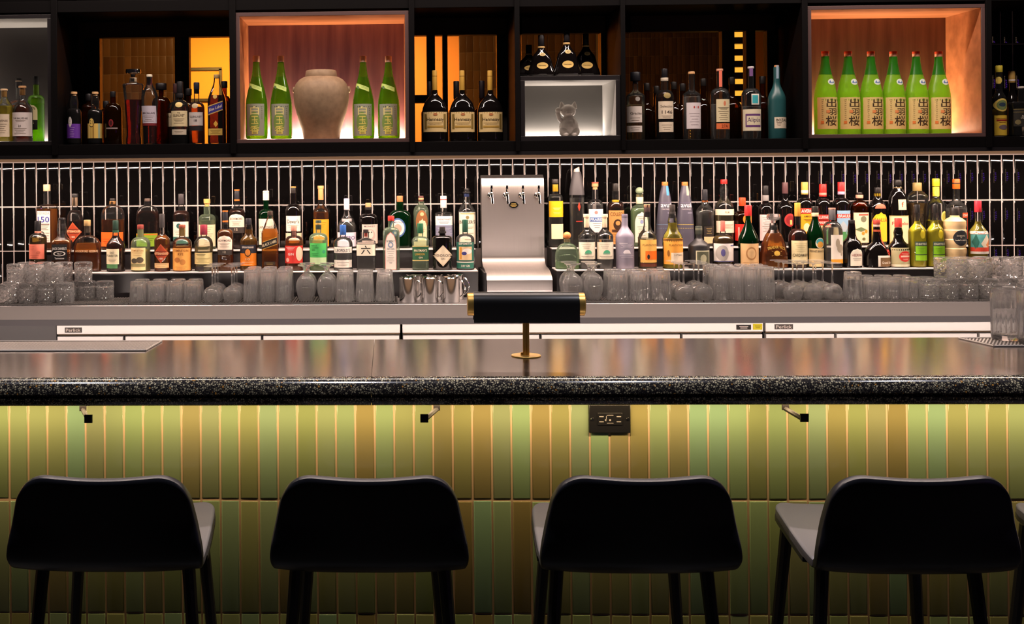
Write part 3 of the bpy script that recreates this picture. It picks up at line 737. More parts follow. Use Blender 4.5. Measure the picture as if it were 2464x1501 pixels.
t = thing('cat_figurine', 'white glazed beckoning cat figurine with a raised paw in the small lit box', 'figurine', (cp.x, 5.0, ZK3))
def cz(y): return (328.5-y)*cs
mb = MB()
def lump(x, y, r, sc=(1, 1, 1), dy=0): mb.ball(((x-1367)*cs, dy*cs, cz(y)), r*cs, 20, sc)
lump(1369, 305, 24, (1.0, .95, .98)); lump(1369, 292, 18, (1.0, .9, 1.0)); lump(1357, 316, 13, (1, 1.1, .95), -8); lump(1381, 316, 13, (1, 1.1, .95), -8)
lump(1359, 322, 7, (1.1, 1.4, .8), -16); lump(1379, 322, 7, (1.1, 1.4, .8), -16)
lump(1367, 266, 19, (1.02, .92, .86)); lump(1367, 271, 8, (1.2, .8, .7), -13); lump(1369, 283.5, 14, (1.08, .95, .35))
lump(1379, 298, 7, (.8, 1, 1.7), -13)
mb.tube([((x-1367)*cs, dy*cs, cz(y)) for x, y, dy in ((1355, 294, -2), (1345, 284, -6), (1341, 272, -8), (1341.5, 266, -9))], 5.5*cs, 12)
lump(1342, 264, 7, (1, 1, .95), -9)
for ex in (1354.5, 1380.5):
    tip = 3 if ex > 1367 else -3; rr = [(9.0, 261, 0), (8.0, 255, .25), (5.2, 249, .6), (2.4, 244, .95), (.6, 242.5, 1)]
    nn = 12; o_ = len(mb.v)
    for (q, y, f) in rr:
        for i in range(nn): mb.v.append(((ex-1367+tip*f+q*math.cos(2*PI*i/nn))*cs, (q*.7*math.sin(2*PI*i/nn)+1)*cs, cz(y)))
    for j in range(len(rr)-1):
        for i in range(nn):
            k = (i+1) % nn; mb.f.append((o_+j*nn+i, o_+j*nn+k, o_+(j+1)*nn+k, o_+(j+1)*nn+i)); mb.m.append(0)
    mb.f.append(tuple(o_+(nn-1-i) for i in range(nn))); mb.m.append(0); mb.f.append(tuple(o_+(len(rr)-1)*nn+i for i in range(nn))); mb.m.append(0)
o = mb.build('body', M('white_glazed_ceramic', (0.55, 0.50, 0.46), 0.18, 0, 0.5), t)
rm = o.modifiers.new('r', 'REMESH'); rm.mode = 'VOXEL'; rm.voxel_size = 0.0016; rm.use_smooth_shade = True
sm = o.modifiers.new('s', 'SMOOTH'); sm.iterations = 2
# ================================================================== rubber mats on the back counter
MATH = 0.008
def mat_mesh(w, d):
    mb = MB(); nx = max(3, int(w/0.011)); ny = max(3, int(d/0.014))
    mb.box(-w/2, -d/2, 0.001, w/2, d/2, 0.0035)
    for i in range(nx+1):
        x = -w/2+.002+(w-.004)*i/nx; mb.box(x-.0016, -d/2, 0.0035, x+.0016, d/2, MATH)
    for i in range(ny+1):
        y = -d/2+.002+(d-.004)*i/ny; mb.box(-w/2, y-.0016, 0.0035, w/2, y+.0016, MATH-.001)
    for i in range(int(w/.02)):                       # small feet along the edge
        x = -w/2+.01+.02*i; mb.box(x-.002, -d/2-.002, 0, x+.002, -d/2+.004, .004)
    return mb.mesh('rubber_mat', m_rubber, smooth=False)
edges = [(-60, -8), (-8, 150), (151, 310), (311, 470), (471, 630), (631, 790), (791, 958)]
edges2 = [(1342, 1526), (1528, 1691), (1693, 1856), (1858, 2020), (2022, 2186), (2188, 2351), (2353, 2480)]
ORD = ['first', 'second', 'third', 'fourth', 'fifth', 'sixth', 'seventh', 'eighth', 'ninth', 'tenth', 'eleventh', 'twelfth']
for side, ee, ref in (('left', edges[1:], 'left end of the back counter'), ('right', edges2, 'beer tower to the right')):
    for k, (a, b_) in enumerate(ee):
        x0 = P(a, 718, 4.65).x; x1 = P(b_, 718, 4.65).x
        o = obj('rubber_mat', mat_mesh(x1-x0-.002, 0.215), None, ((x0+x1)/2, 4.748, ZBC))
        tag(o, 'black ribbed rubber bar mat, %s from the %s' % (ORD[k], ref), 'bar mat', 'rubber mats under the glasses')
ZM = ZBC+MATH

# ================================================================== glassware
def tumbler(h, rb, rt, wall=.0022, base=.012, flutes=0, depth=.03, n=36):
    """upside down tumbler: mouth (radius rt) at z=0, thick base (radius rb) at the top"""
    mod = (lambda t, z: 1-depth*(1-abs(math.sin(flutes*t/2)))) if flutes else None
    n = max(n, flutes*6)
    mb = MB()
    mb.lathe([(.0004, h-base+.001, 0), (rb-wall-.005, h-base+.001, 0), (rb-wall-.0015, h-base-.002, 0), (rt+(rb-rt)*.5-wall, h*.5, 0), (rt-wall, .0008, 0), (rt-wall*.5, 0, 0), (rt, .0008),
              (rt+(rb-rt)*.5, h*.5), (rb, h-.006), (rb-.0012, h-.002), (rb-.005, h), (.0004, h-.0008, 0)], n, mod=mod, cap=False)
    return mb.mesh('tumbler', m_glass, angle=50)
def crystal(h, r):
    n = 48; mb = MB(); rows = 13; vs = []; fs = []
    for j in range(rows+1):
        z = h*0.86*j/rows
        for i in range(n):
            t = 2*PI*i/n; tri = abs(((i/3+j/2) % 2)-1)*abs(((i/3-j/2) % 2)-1)
            rr = r*(0.98+.02*z/h)*(1-.13*(tri if 2 <= j <= rows-1 else 0.15))
            vs.append((rr*math.cos(t), rr*math.sin(t), z))
    for j in range(rows):
        for i in range(n):
            k = (i+1) % n; fs.append((j*n+i, j*n+k, (j+1)*n+k)); fs.append((j*n+i, (j+1)*n+k, (j+1)*n+i))
    mb.add(vs, fs)
    # close the wall: base on top, cavity inside, one surface with the cut outside
    top0 = rows*n; base_i = len(mb.v)
    rings = [(r*.985, h*.88), (r*.985, h*.93), (r*.94, h*.985), (r*.86, h), (.0006, h-.001)]
    vs2 = []; fs2 = []
    for (q, z) in rings: vs2 += [(q*math.cos(2*PI*i/n), q*math.sin(2*PI*i/n), z) for i in range(n)]
    inner = [(r*.93, 0), (r*.88, .002), (r*.86, h*.66), (r*.7, h*.74), (.0006, h*.74)]
    for (q, z) in inner: vs2 += [(q*math.cos(2*PI*i/n), q*math.sin(2*PI*i/n), z) for i in range(n)]
    mb.v += vs2
    def strip(a_, b__):
        for i in range(n):
            k = (i+1) % n; mb.f.append((a_+i, a_+k, b__+k, b__+i)); mb.m.append(0)
    strip(top0, base_i)
    for j in range(len(rings)-1): strip(base_i+j*n, base_i+(j+1)*n)
    ib = base_i+len(rings)*n; strip(0, ib)
    for j in range(len(inner)-1): strip(ib+j*n, ib+(j+1)*n)
    return mb.mesh('cut_tumbler', m_crystal, angle=8)
def stem_parts(h, rbowl, hb, rfoot, rmouth=None):
    """upside down stemmed glass: mouth at z=0, foot at z=h"""
    rm = rmouth or rbowl*.86; mb = MB(); pr = [(rm, 0)]
    for k in range(1, 10):
        a = k/10; z = hb*a
        pr.append((rm+(rbowl-rm)*math.sin(PI/2*min(1, a/.35)) if a < .35 else rbowl*math.sqrt(max(0, 1-((a-.35)/.65)**2.2))+.003, z))
    pr += [(.0048, hb), (.0038, hb+.008), (.0004, hb+.008)]
    inn = [(max(.0004, q-.0013), z-(.0025 if i_ > 5 else 0)) for i_, (q, z) in enumerate(pr[:-3])]
    mb.lathe(list(reversed([(q, max(.0002, z)) for q, z in inn[:-1]]+[(.0004, inn[-1][1])]))+pr, 32, cap=False); bowl = mb.mesh('bowl', m_glass)
    s = MB().lathe([(.0038, hb+.007), (.0032, hb+.018), (.0032, h-.012), (.005, h-.006), (.009, h-.003)], 14).mesh('stem', m_glass)
    f = MB().lathe([(.008, h-.0035), (rfoot*.6, h-.0015), (rfoot, h-.001), (rfoot, h), (.0005, h)], 32).mesh('foot', m_glass)
    return bowl, s, f
def snifter_parts(h):
    pr = [(.026, 0), (.031, .012), (.038, .035), (.0415, .058), (.040, .075), (.033, .093), (.020, .106), (.010, .112)]
    mb = MB(); inn = [(q-.0015, max(.0002, z), 0) for q, z in pr[:-2]]+[(.004, .104, 0), (.0004, .105, 0)]
    mb.lathe(list(reversed(inn))+pr+[(.0004, .112, 0)], 56, cap=False, mod=lambda t, z: 1-.045*(1-abs(math.sin(8*t)))*(1 if z < .06 else 0))
    bowl = mb.mesh('bowl', m_glass)
    s = MB().lathe([(.010, .112), (.0065, .118), (.0065, .126), (.010, .133), (.014, h-.008)], 18).mesh('stem', m_glass)
    f = MB().lathe([(.013, h-.009), (.024, h-.005), (.033, h-.003), (.0335, h), (.0005, h)], 32).mesh('foot', m_glass)
    return bowl, s, f
G_crystal = crystal(.080, .0385)
G_rocks = tumbler(.086, .0315, .0365, flutes=14, depth=.075)
G_high = tumbler(.134, .0285, .0325, flutes=14, depth=.07)
G_taper = tumbler(.122, .0325, .0415, flutes=16, depth=.065)
G_rocks2 = tumbler(.118, .0375, .0445, flutes=16, depth=.07)
G_squat = tumbler(.088, .035, .0395, flutes=10, depth=.08)
G_tall = tumbler(.110, .0345, .039, flutes=10, depth=.08)
G_wine = stem_parts(.148, .0365, .066, .036)
G_snif = snifter_parts(.150)
def place(me, name, label, cat, px, Y, group, z=None, rz=None):
    x = P(px, 700, Y).x; z = ZM if z is None else z; rz = random.uniform(0, 6) if rz is None else rz
    if isinstance(me, tuple):
        t = thing(name, label, cat, (x, Y, z), rz, group)
        for nm, q in zip(('bowl', 'stem', 'foot'), me): obj(nm, q, t)
        return t
    return tag(obj(name, me, None, (x, Y, z), (0, 0, rz)), label, cat, group)
def rows(me, name, what, where, cat, group, spec, z=None, tier=''):
    rn = {1: ['single'], 2: ['front', 'back'], 3: ['front', 'middle', 'back']}[len(spec)]
    for k, (Y, pxs) in enumerate(spec):
        for i, px in enumerate(pxs):
            lab = '%s %s%s' % (what, tier, where)
            if len(spec) > 1: lab += ', %s row' % rn[k]
            if len(pxs) > 1: lab += ', %s from left' % ORD[i]
            place(me, name, lab, cat, px, Y, group, z)
def back(pxs, Y0, Y1):     # same columns seen one row further back
    out = []
    for px in pxs: x = P(px, 700, Y0).x; out.append(px+(x/Y1-x/Y0)*F)
    return out
def multi(pxs, Ys): return [(Ys[0], pxs)]+[(Y, back(pxs, Ys[0], Y)) for Y in Ys[1:]]
CRL = 'upturned cut-crystal tumbler'
rows(G_crystal, 'crystal_tumbler', CRL, 'at left end', 'glass', 'cut crystal tumblers at the left', [(4.688, [22, 67, 112, 157]), (4.772, [31, 76, 121, 166, 209, 253])], tier='in bottom tier ')
rows(G_crystal, 'crystal_tumbler', CRL, 'at left end', 'glass', 'cut crystal tumblers at the left', [(4.70, [39, 85, 131]), (4.782, [64, 109, 154, 201])], z=ZM+.0805, tier='in upper tier ')
rows(G_rocks, 'rocks_glass', 'upturned fluted rocks glass', 'right of the crystal stack', 'glass', 'fluted rocks glasses', multi([332, 376, 420, 463], [4.70, 4.785]))
rows(G_wine, 'wine_glass', 'upturned stemmed wine glass', 'left of the highballs', 'wine glass', 'stemmed glasses left of the tower', multi([511, 558], [4.672, 4.747, 4.823]))
rows(G_high, 'highball_glass', 'upturned tall fluted highball glass', 'below the red-label bottle', 'glass', 'highball glasses left of the tower', multi([604, 643, 682], [4.68, 4.748, 4.816]))
rows(G_snif, 'snifter_glass', 'upturned round snifter glass', 'below the green-label bottle', 'glass', 'snifters left of the tower', multi([736, 786], [4.69, 4.79]))
rows(G_taper, 'tumbler_glass', 'upturned tapered fluted tumbler', 'left of the steel mugs', 'glass', 'tapered tumblers', multi([830, 878, 926], [4.69, 4.785]))
rows(G_snif, 'snifter_glass', 'upturned round snifter glass', 'just right of the beer tower', 'glass', 'snifters right of the tower', multi([1378, 1428], [4.69, 4.79]))
rows(G_rocks2, 'rocks_glass', 'upturned wide fluted tumbler', 'right of the tower snifters', 'glass', 'wide tumblers right of the tower', multi([1486, 1539, 1590], [4.69, 4.79]))
rows(G_wine, 'wine_glass', 'upturned stemmed wine glass', 'between tumblers right of tower', 'wine glass', 'stemmed glasses right of the tower', multi([1645, 1693], [4.672, 4.747, 4.823]))
rows(G_high, 'highball_glass', 'upturned tall fluted highball glass', 'left of wine glass cluster', 'glass', 'highball glasses right of the tower', multi([1734, 1771, 1808, 1845], [4.68, 4.748, 4.816]))
rows(G_wine, 'wine_glass', 'upturned stemmed wine glass', 'in the big cluster at right', 'wine glass', 'cluster of stemmed glasses', [(4.672, [1908, 1957, 2003]), (4.747, [1886, 1933, 1980]), (4.823, [1874, 1918, 1963])])
rows(G_tall, 'tumbler_glass', 'upturned facet tumbler', 'right of the wine glass cluster', 'glass', 'facet tumblers at right', [(4.69, [2052])])
rows(G_squat, 'rocks_glass', 'upturned squat facet tumbler', 'before the yellow liqueurs', 'glass', 'squat facet tumblers', multi([2100, 2146, 2192], [4.69, 4.775]))
rows(G_crystal, 'crystal_tumbler', CRL, 'at right end', 'glass', 'cut crystal tumblers at the right', [(4.688, [2236, 2283, 2330, 2376, 2424, 2470]), (4.772, [2225, 2272, 2318, 2364, 2411, 2457])], tier='in bottom tier ')
rows(G_crystal, 'crystal_tumbler', CRL, 'at right end', 'glass', 'cut crystal tumblers at the right', [(4.70, [2303, 2350, 2437]), (4.782, [2271, 2318, 2364, 2411, 2457])], z=ZM+.0805, tier='in upper tier ')
# steel mugs
m_mug = M('polished_mug_steel', (0.7, 0.68, 0.66), 0.16, 1.0)
def mug(px, Y, label):
    x = P(px, 700, Y).x; t = thing('steel_mug', label, 'mug', (x, Y, ZBC), random.uniform(-.25, .25), 'steel mugs')
    R = .0365; h = .100
    MB().lathe([(R*.95, 0), (R, .002), (R, h-.003), (R*1.02, h-.001), (R*1.02, h), (R*.97, h), (R*.96, .004), (.0005, .003)], 36, cap=False).build('body', m_mug, t, angle=50)
    MB().lathe([(R*.955, h-.016), (R*.97, h+.004), (R*.93, h+.004), (.0005, h-.01)], 32, cap=False).build('inner_rim', m_chrome, t, angle=50)
    MB().tube([(R-.002+.027*math.sin(PI*k/12)**.7, 0, h*(.93-.76*k/12+.03*math.sin(PI*k/12))) for k in range(13)], .003, 8).build('handle', m_chrome, t)
for px, Y, l in ((982, 4.70, 'polished steel mug, leftmost of the front row'), (1034, 4.70, 'polished steel mug in the middle of the front row'), (1085, 4.70, 'polished steel mug nearest the beer tower, front row'),
                 (997, 4.80, 'polished steel mug behind the leftmost mug'), (1046, 4.80, 'polished steel mug behind the middle mug'), (1095, 4.80, 'polished steel mug behind the mug nearest the tower')): mug(px, Y, l)
# ribbed mixing glasses at the right edge of the bar
def mixing(px, Y, label, h=.160, r=.052):
    x = P(px, 780, Y).x; mb = MB(); fl = 22
    mod = lambda t, z: 1-(.03*(0.5+.5*math.cos(fl*t)) if .008 < z < h*.86 else 0)
    mb.lathe([(.0005, .015, 0), (r*.8, .015, 0), (r*.87, .019, 0), (r*.91, h*.5, 0), (r-.0045, h-.002, 0), (r-.002, h, 0), (r, h-.001), (r, h*.9), (r*.985, h*.86), (r*.965, h*.5), (r*.95, .014), (r*.93, .006), (r*.86, 0), (.0005, .001, 0)], 96, cap=False, mod=mod)
    tag(mb.build('mixing_glass', m_ribglass, None, (x, Y, ZBAR+.005), angle=40), label, 'glass')
mixing(2427, 3.575, 'ribbed clear mixing glass standing on the right drip grate')
mixing(2492, 3.49, 'ribbed mixing glass cut off by the right edge of the picture', .172)
# ================================================================== bottles
LQ = {'amber': ((0.62, 0.20, 0.025), .32), 'dark': ((0.16, 0.03, 0.006), .25), 'orange': ((0.85, 0.30, 0.03), .4), 'gold': ((0.72, 0.40, 0.06), .3), 'pale': ((0.82, 0.74, 0.48), .25),
      'yellow': ((0.85, 0.74, 0.08), .6, .35), 'chart': ((0.92, 0.84, 0.03), .85, .25), 'red': ((0.22, 0.015, 0.012), .3), 'olive': ((0.35, 0.22, 0.04), .3), 'green': ((0.62, 0.85, 0.05), .4), 'water': ((0.95, 0.96, 0.95), .13), 'minty': ((0.66, 0.84, 0.50), .32), 'black': ((0.01, 0.006, 0.004), .5)}
def LM(k): return liquid('liquid_'+k, *LQ[k])
ROW = {'F': (4.928, ZS1), 'B': (5.088, ZS2), 'U': (4.925, ZCF), 'V': (5.06, ZCF), 'K1': (4.985, ZK1), 'K2': (4.985, ZK2), 'K0': (4.935, ZK0), 'K0b': (5.03, ZK0), 'C': (4.935, ZCAT), 'Cb': (5.03, ZCAT)}
GRP = {'F': 'bottles on the lower step', 'B': 'bottles on the upper step', 'U': 'bottles in the open cabinet bays', 'V': 'bottles in the open cabinet bays', 'K1': 'green bottles beside the jar', 'K2': 'frosted bottles in the lit box', 'K0': 'bottles in the grey box', 'K0b': 'bottles in the grey box', 'C': 'bottles on top of the cat box', 'Cb': 'bottles on top of the cat box'}
GL = {'c': m_bglass, 'g': m_bgreen, 'dg': m_bdkgreen, 'p': m_bpale, 'a': m_bamber, 'k': m_bblack, 'mk': m_bmatte}
def capmat(c): return c if not isinstance(c, str) else M('cap_'+c.lstrip('#'), c, 0.42, 0, 0.4)
CORK = '#c89a6a'
def ybase_of(cx, Y, z):
    za = P(cx, 400, Y).z; zb = P(cx, 500, Y).z
    return 400+100*(z-za)/(zb-za)
def bottle(label, row, cx, w, top, sh, nk, nw, cap, glass='c', liq=None, labs=(), k='r', n=2, dr=None, rot=0, bands=(), prof=None, name='liquor_bottle', capk='cyl', extra=None):
    Y, zb = ROW[row]; s = SC(cx, Y); yb = ybase_of(cx, Y, zb); X = P(cx, yb, Y).x
    t = thing(name, label, 'bottle', (X, Y, zb), rot, GRP[row])
    R = w/2*s; rn = nw/2*s
    if dr is None: dr = 1.0 if w*s < .088 else .088/(w*s)
    Z = lambda y: (yb-y)*s
    cy, ccol, cw = cap
    if prof:                                            # outline given as (half width px, y px)
        pr = [(a*s, max(0, Z(y))) for a, y in prof]
    else:
        zs, zn, zt = Z(sh), Z(nk), Z(cy)+.002
        pr = [(R*.86, 0), (R*.96, .0015), (R, .006), (R, zs*.5), (R, zs)]
        for i in range(1, 9):
            u = i/8
            if k == 'r': r = rn+(R-rn)*math.cos(u*PI/2); z = zs+(zn-zs)*math.sin(u*PI/2)*.96
            elif k == 's': r = rn+(R-rn)*(.5+.5*math.cos(u*PI)); z = zs+(zn-zs)*u
            else: r = R+(rn-R)*u; z = zs+(zn-zs)*u
            pr.append((r, z))
        pr += [(rn, max(zt, zn+.001))]
    fine = [pr[0]]
    for a, b_ in zip(pr, pr[1:]):                        # rings close enough for the print to lie on the glass
        m_ = max(1, int((b_[1]-a[1])/.006)) if prof or n != 2 else 1
        for i in range(1, m_+1): fine.append((a[0]+(b_[0]-a[0])*i/m_, a[1]+(b_[1]-a[1])*i/m_))
    pr = fine
    def A(z):
        for i in range(1, len(pr)):
            if z <= pr[i][1]+1e-9:
                a, b_ = pr[i-1], pr[i]; u = 0 if b_[1]-a[1] < 1e-9 else (z-a[1])/(b_[1]-a[1])
                return a[0]+(b_[0]-a[0])*max(0, u)
        return pr[-1][0]
    rmin = min(rn, R*.6)
    def nd(a):
        u = max(0, min(1, (a-rmin)/max(1e-6, (R-rmin)*.8))); return 2+(n-2)*u, 1+(dr-1)*u
    def rev(prf, sc=1.0, seg=30, closed_top=False):
        mb = MB(); vs = []; fs = []
        for (r, z) in prf:
            e, q = nd(r); r *= sc
            for i in range(seg):
                a = 2*PI*i/seg; c, d = math.cos(a), math.sin(a)
                vs.append((r*math.copysign(abs(c)**(2/e), c), r*q*math.copysign(abs(d)**(2/e), d), z))
        for j in range(len(prf)-1):
            for i in range(seg):
                m_ = (i+1) % seg; fs.append((j*seg+i, j*seg+m_, (j+1)*seg+m_, (j+1)*seg+i))
        fs.append(tuple(reversed(range(seg))))
        if closed_top: fs.append(tuple(range((len(prf)-1)*seg, len(prf)*seg)))
        return mb.add(vs, fs)
    seg = 30 if n == 2 else 40
    gm_ = GL[glass] if isinstance(glass, str) else glass
    rev(pr, 1, seg).build('glass_body', gm_, t, angle=38)
    if liq:
        zl = Z(liq[0]); lp_ = [(r, max(z, .004)) for r, z in pr if z < zl-.001]+[(A(zl), zl)]
        rev(lp_, .94, seg, True).build('liquid', LM(liq[1]), t, angle=38)
    # cap
    zc0, zc1 = Z(cy), Z(top); rc = cw/2*s; cm = capmat(ccol)
    if capk == 'cyl': MB().lathe([(rc*.97, zc0), (rc, zc0+.001), (rc, zc1-.0025), (rc*.93, zc1-.0004), (rc*.8, zc1), (.0003, zc1)], 22, cap=False).build('cap', cm, t, angle=50)
    elif capk == 'ball': MB().ball((0, 0, (zc0+zc1)/2), (zc1-zc0)/2, 18, (rc/((zc1-zc0)/2),)*2+(1,)).build('stopper', cm, t)
    elif capk == 'cork': MB().lathe([(rc*.72, zc0), (rc*.72, zc0+(zc1-zc0)*.4), (rc, zc0+(zc1-zc0)*.42), (rc, zc1-.001), (rc*.9, zc1), (.0003, zc1)], 22, cap=False).build('stopper', cm, t, angle=40)
    elif capk == 'disc': MB().lathe([(rc*.3, zc0), (rc*.35, zc0+(zc1-zc0)*.25), (rc*.9, zc0+(zc1-zc0)*.4), (rc, zc0+(zc1-zc0)*.6), (rc*.95, zc1-.001), (rc*.8, zc1), (.0003, zc1)], 28, cap=False).build('stopper', cm, t, angle=40)
    elif capk == 'slant':
        mb = MB().lathe([(rc, zc0), (rc*.86, zc1)], 20); mb.v = [(x, y, z+(x*.5 if z > (zc0+zc1)/2 else 0)) for x, y, z in mb.v]; mb.build('cap', cm, t)
    for (y0, y1, col, bw) in bands:
        r = bw/2*s; MB().lathe([(r*.98, Z(y1)), (r, Z(y1)+.0008), (r, Z(y0)-.0008), (r*.98, Z(y0))], 22, cap=False).build('neck_band', capmat(col), t)
    # labels and print, laid on the glass
    def surf(x, z, off):
        a = A(z); e, q = nd(a); u = max(-.993, min(.993, x/a)) if a > 0 else 0
        y = -a*q*(1-abs(u)**e)**(1/e); nx = u*q; ny = -math.sqrt(max(0.02, 1-u*u)); l = math.hypot(nx, ny)
        return (u*a+nx/l*off, y+ny/l*off, z)
    def patch(mb, shape, x0, y0, x1, y1, off, skew=0):
        nv = 2 if shape in ('rect', 'b') else 12; nu = 12; vs = []; fs = []
        if shape in ('rect', 'b') and (y1-y0) > 12: nv = 6
        for j in range(nv+1):
            v = j/nv; y = y1+(y0-y1)*v
            if shape == 'oval': h = math.sqrt(max(0, 1-(2*v-1)**2)); y = (y0+y1)/2+(y1-y0)/2*math.cos(PI*v); h = math.sin(PI*v)
            elif shape == 'diamond': h = 1-abs(2*v-1)
            elif shape == 'arch': h = 1 if v < .6 else math.sqrt(max(0, 1-((v-.6)/.4)**2))
            elif shape == 'dome': h = math.sqrt(max(0, 1-v*v))
            elif shape == 'shield': h = 1 if v > .35 else .25+.75*math.sin(PI/2*v/.35)
            else: h = 1
            for i in range(nu+1):
                u = -math.cos(PI*i/nu)*.6+(2*i/nu-1)*.4
                x = (x0+x1)/2+(x1-x0)/2*h*u
                vs.append(surf((x-cx)*s, Z(y-skew*(x-(x0+x1)/2)), off))
        for j in range(nv):
            for i in range(nu):
                q = j*(nu+1)+i; fs.append((q, q+1, q+nu+2, q+nu+1))
        mb.add(vs, fs)
    for lb in labs:
        shape, x0, y0, x1, y1, col = lb[:6]; items = lb[6] if len(lb) > 6 else (); skew = lb[7] if len(lb) > 7 else 0
        mb = MB(); patch(mb, shape, x0, y0, x1, y1, .0004, skew)
        lo = mb.build('label', col if not isinstance(col, str) else paper(col), t, angle=60)
        if not items: continue
        pm = MB(); mats = []; hast = False
        for q, it in enumerate(items):
            c = it[-1]; mt = paper(c)
            if mt not in mats: mats.append(mt)
            pm.mi = mats.index(mt); off = .0007+.00012*q
            if it[0] == 't':
                hast = True; _, sx, xc, yc, hh, ww, _c = it
                vs, fs, tw_, th_ = text2d(sx, .008); ky = hh/th_; kx = (ww/tw_) if ww else ky
                pm.add([surf((xc+x*kx-cx)*s, Z(yc-y*ky-skew*(xc+x*kx-(x0+x1)/2)), off) for x, y in vs], fs)
            elif it[0] == 'l':                            # illegible small print: thin rules
                _, a, ya, b_, yc, m_, _c = it
                for i in range(m_):
                    yy = ya+(yc-ya)*i/max(1, m_-1); sh_ = (i*37 % 5)*.05*(b_-a); patch(pm, 'b', a+sh_, yy-.35, b_-sh_, yy+.35, off, skew)
            else: patch(pm, it[0], it[1], it[2], it[3], it[4], off, skew)
        pm.build('lettering' if hast else 'print', mats, lo, smooth=False)
    if extra: extra(t, Z, s, surf)
    return t
W, C, K, G = '#efe2d2', '#e8d6b0', '#1a1614', '#c9a24a'
def lines(x0, y0, x1, y1, m_, c='#7a6a5a'): return ('l', x0, y0, x1, y1, m_, c)
B = bottle
# ---------------- upper step, left of the tower
B('tall square whiskey bottle with white label, big blue numerals and long cork', 'B', 114, 43, 445, 497, 492, 17, (461, '#d8b890', 17), 'c', (503, 'orange'), [('rect', 97, 508, 131, 582, W, [('t', 'NEVADA', 114, 513, 7, 31, '#a08a90'), ('t', '150', 114, 528, 14, 30, '#3a3a9a'), ('b', 99, 538, 129, 540.5, '#8a7a70'), lines(100, 543, 128, 552, 4), ('oval', 103, 556, 117, 570, '#5a5048'), ('oval', 106, 559, 114, 567, W), lines(119, 560, 129, 578, 4)])], 'l', 6, .8, -.22)
B('whiskey bottle with orange-red diamond label behind the square black-label bottle', 'B', 181, 38, 467, 530, 505, 14, (475, '#2c2a2a', 16), 'c', (532, 'dark'), [('diamond', 162.5, 534, 199, 582, '#b8502c', [('diamond', 165, 538, 196.5, 578, '#a23c1e'), ('t', 'RITTENHOUSE', 181, 556, 5, 31, '#f0d8a8'), ('b', 168, 551, 194, 552, K), ('b', 168, 560, 194, 561, K), ('t', '100', 181, 569, 4.5, 9, '#f0d8c0')])], 'r', bands=[(476, 496, '#b8987a', 13.5)])
B('rounded amber bourbon flask with orange lower label on the upper step', 'B', 272, 55, 478, 520, 494, 17, (486, '#2a2420', 14), 'c', (529, 'amber'), [('rect', 246, 558, 298, 592, '#e8641c', [('b', 246, 574, 298, 575, '#c04a10'), lines(252, 580, 290, 588, 3, '#8a2a08')])], 'r', 2.6, .62, bands=[(485, 492, '#c08a4a', 15)])
B('rounded amber bourbon flask with green lower label on the upper step', 'B', 356, 54, 478, 520, 494, 17, (485, '#5a4a40', 15), 'c', (508, 'dark'), [('rect', 330, 561, 381, 592, '#7a9a28', [('b', 330, 562, 381, 565, '#d86a20'), lines(336, 573, 374, 582, 3, '#3a4a10')])], 'r', 2.6, .62)
B('red-brown whisky bottle with tall dark cap and white label with green dot', 'B', 437, 39, 467, 518, 506, 14, (491, '#3a3436', 14.5), 'c', (507, 'dark'), [('rect', 418, 533, 455, 569, W, [('oval', 428, 537, 440, 549, '#2a5a54'), lines(422, 555, 450, 563, 3)]), ('rect', 418, 569, 455, 585, '#3a6a5c')])
B('clear whisky bottle with tan cork and cream label on the upper step', 'B', 499, 41, 479, 528, 515, 16, (497, '#d8a860', 16), 'p', (530, 'pale'), [('rect', 480, 540, 519, 592, C, [lines(484, 546, 514, 556, 3), lines(494, 562, 514, 586, 6)])], 'r', prof=None, capk='cork')
B('brown whisky bottle with arched white label and black-orange cap, upper step', 'B', 571, 38, 457, 512, 500, 13, (483, '#26262c', 12.5), 'c', (505, 'dark'), [('arch', 553, 514, 589, 546, '#f0dcc8', [('t', 'BOWMORE', 571, 526, 5, 29, '#4a3a34'), lines(560, 533, 582, 541, 4)]), ('rect', 553, 546, 589, 560, '#3a332f', [('t', '12', 571, 551, 5, 7, '#d8c8b0')])], bands=[(456, 459, '#d07028', 13.2), (480, 484, '#d07028', 13.2)])
B('green glass whisky bottle with white cap and cream label', 'B', 641, 36, 459, 518, 503, 13, (482, '#e8ddd0', 15), 'dg', (520, 'green'), [('rect', 624, 526, 659, 588, '#f0e2cc', [('t', 'LAPHROAIG', 641, 546, 6, 32, '#3a4a40'), lines(628, 556, 654, 562, 3), lines(628, 570, 654, 574, 2)])], bands=[(462, 465, '#cfc0b0', 15.4)])
B('black scotch bottle with white label and gold-banded black cap', 'B', 707, 38, 449, 508, 490, 15, (466, '#26201e', 13), 'k', None, [('rect', 690, 519, 724, 556, '#f2e6d8', [('t', "Dewar's", 707, 532, 9, 27, '#3a3430'), lines(694, 541, 720, 550, 3)]), ('rect', 687, 560, 726, 585, '#e8d8b8')], bands=[(449, 452, '#c89048', 13.6), (466, 478, '#8a5a28', 14.6)], dr=1)
B('amber whiskey bottle with cork-coloured capsule and yellow label', 'B', 773, 38, 447, 510, 488, 14, (481, '#d89a60', 13), 'c', (510, 'amber'), [('rect', 755, 527, 792, 592, '#e8a028', [lines(760, 535, 786, 545, 3, '#b06a10')])], 's', bands=[(447, 454, '#e0a468', 15)])
B('clear pear-shaped gin bottle with pale capsule, blue top and lilac label', 'B', 835, 46, 477, 548, 508, 14, (505, '#dcd2dc', 13.5), 'c', (535, 'water'), [('rect', 813, 558, 857, 592, '#e6dcea', [('t', 'ASPERO', 835, 571, 9, 38, '#5a4a80')])], 's', bands=[(477, 481, '#3a4a80', 13), (526, 533, '#e4dade', 24)])
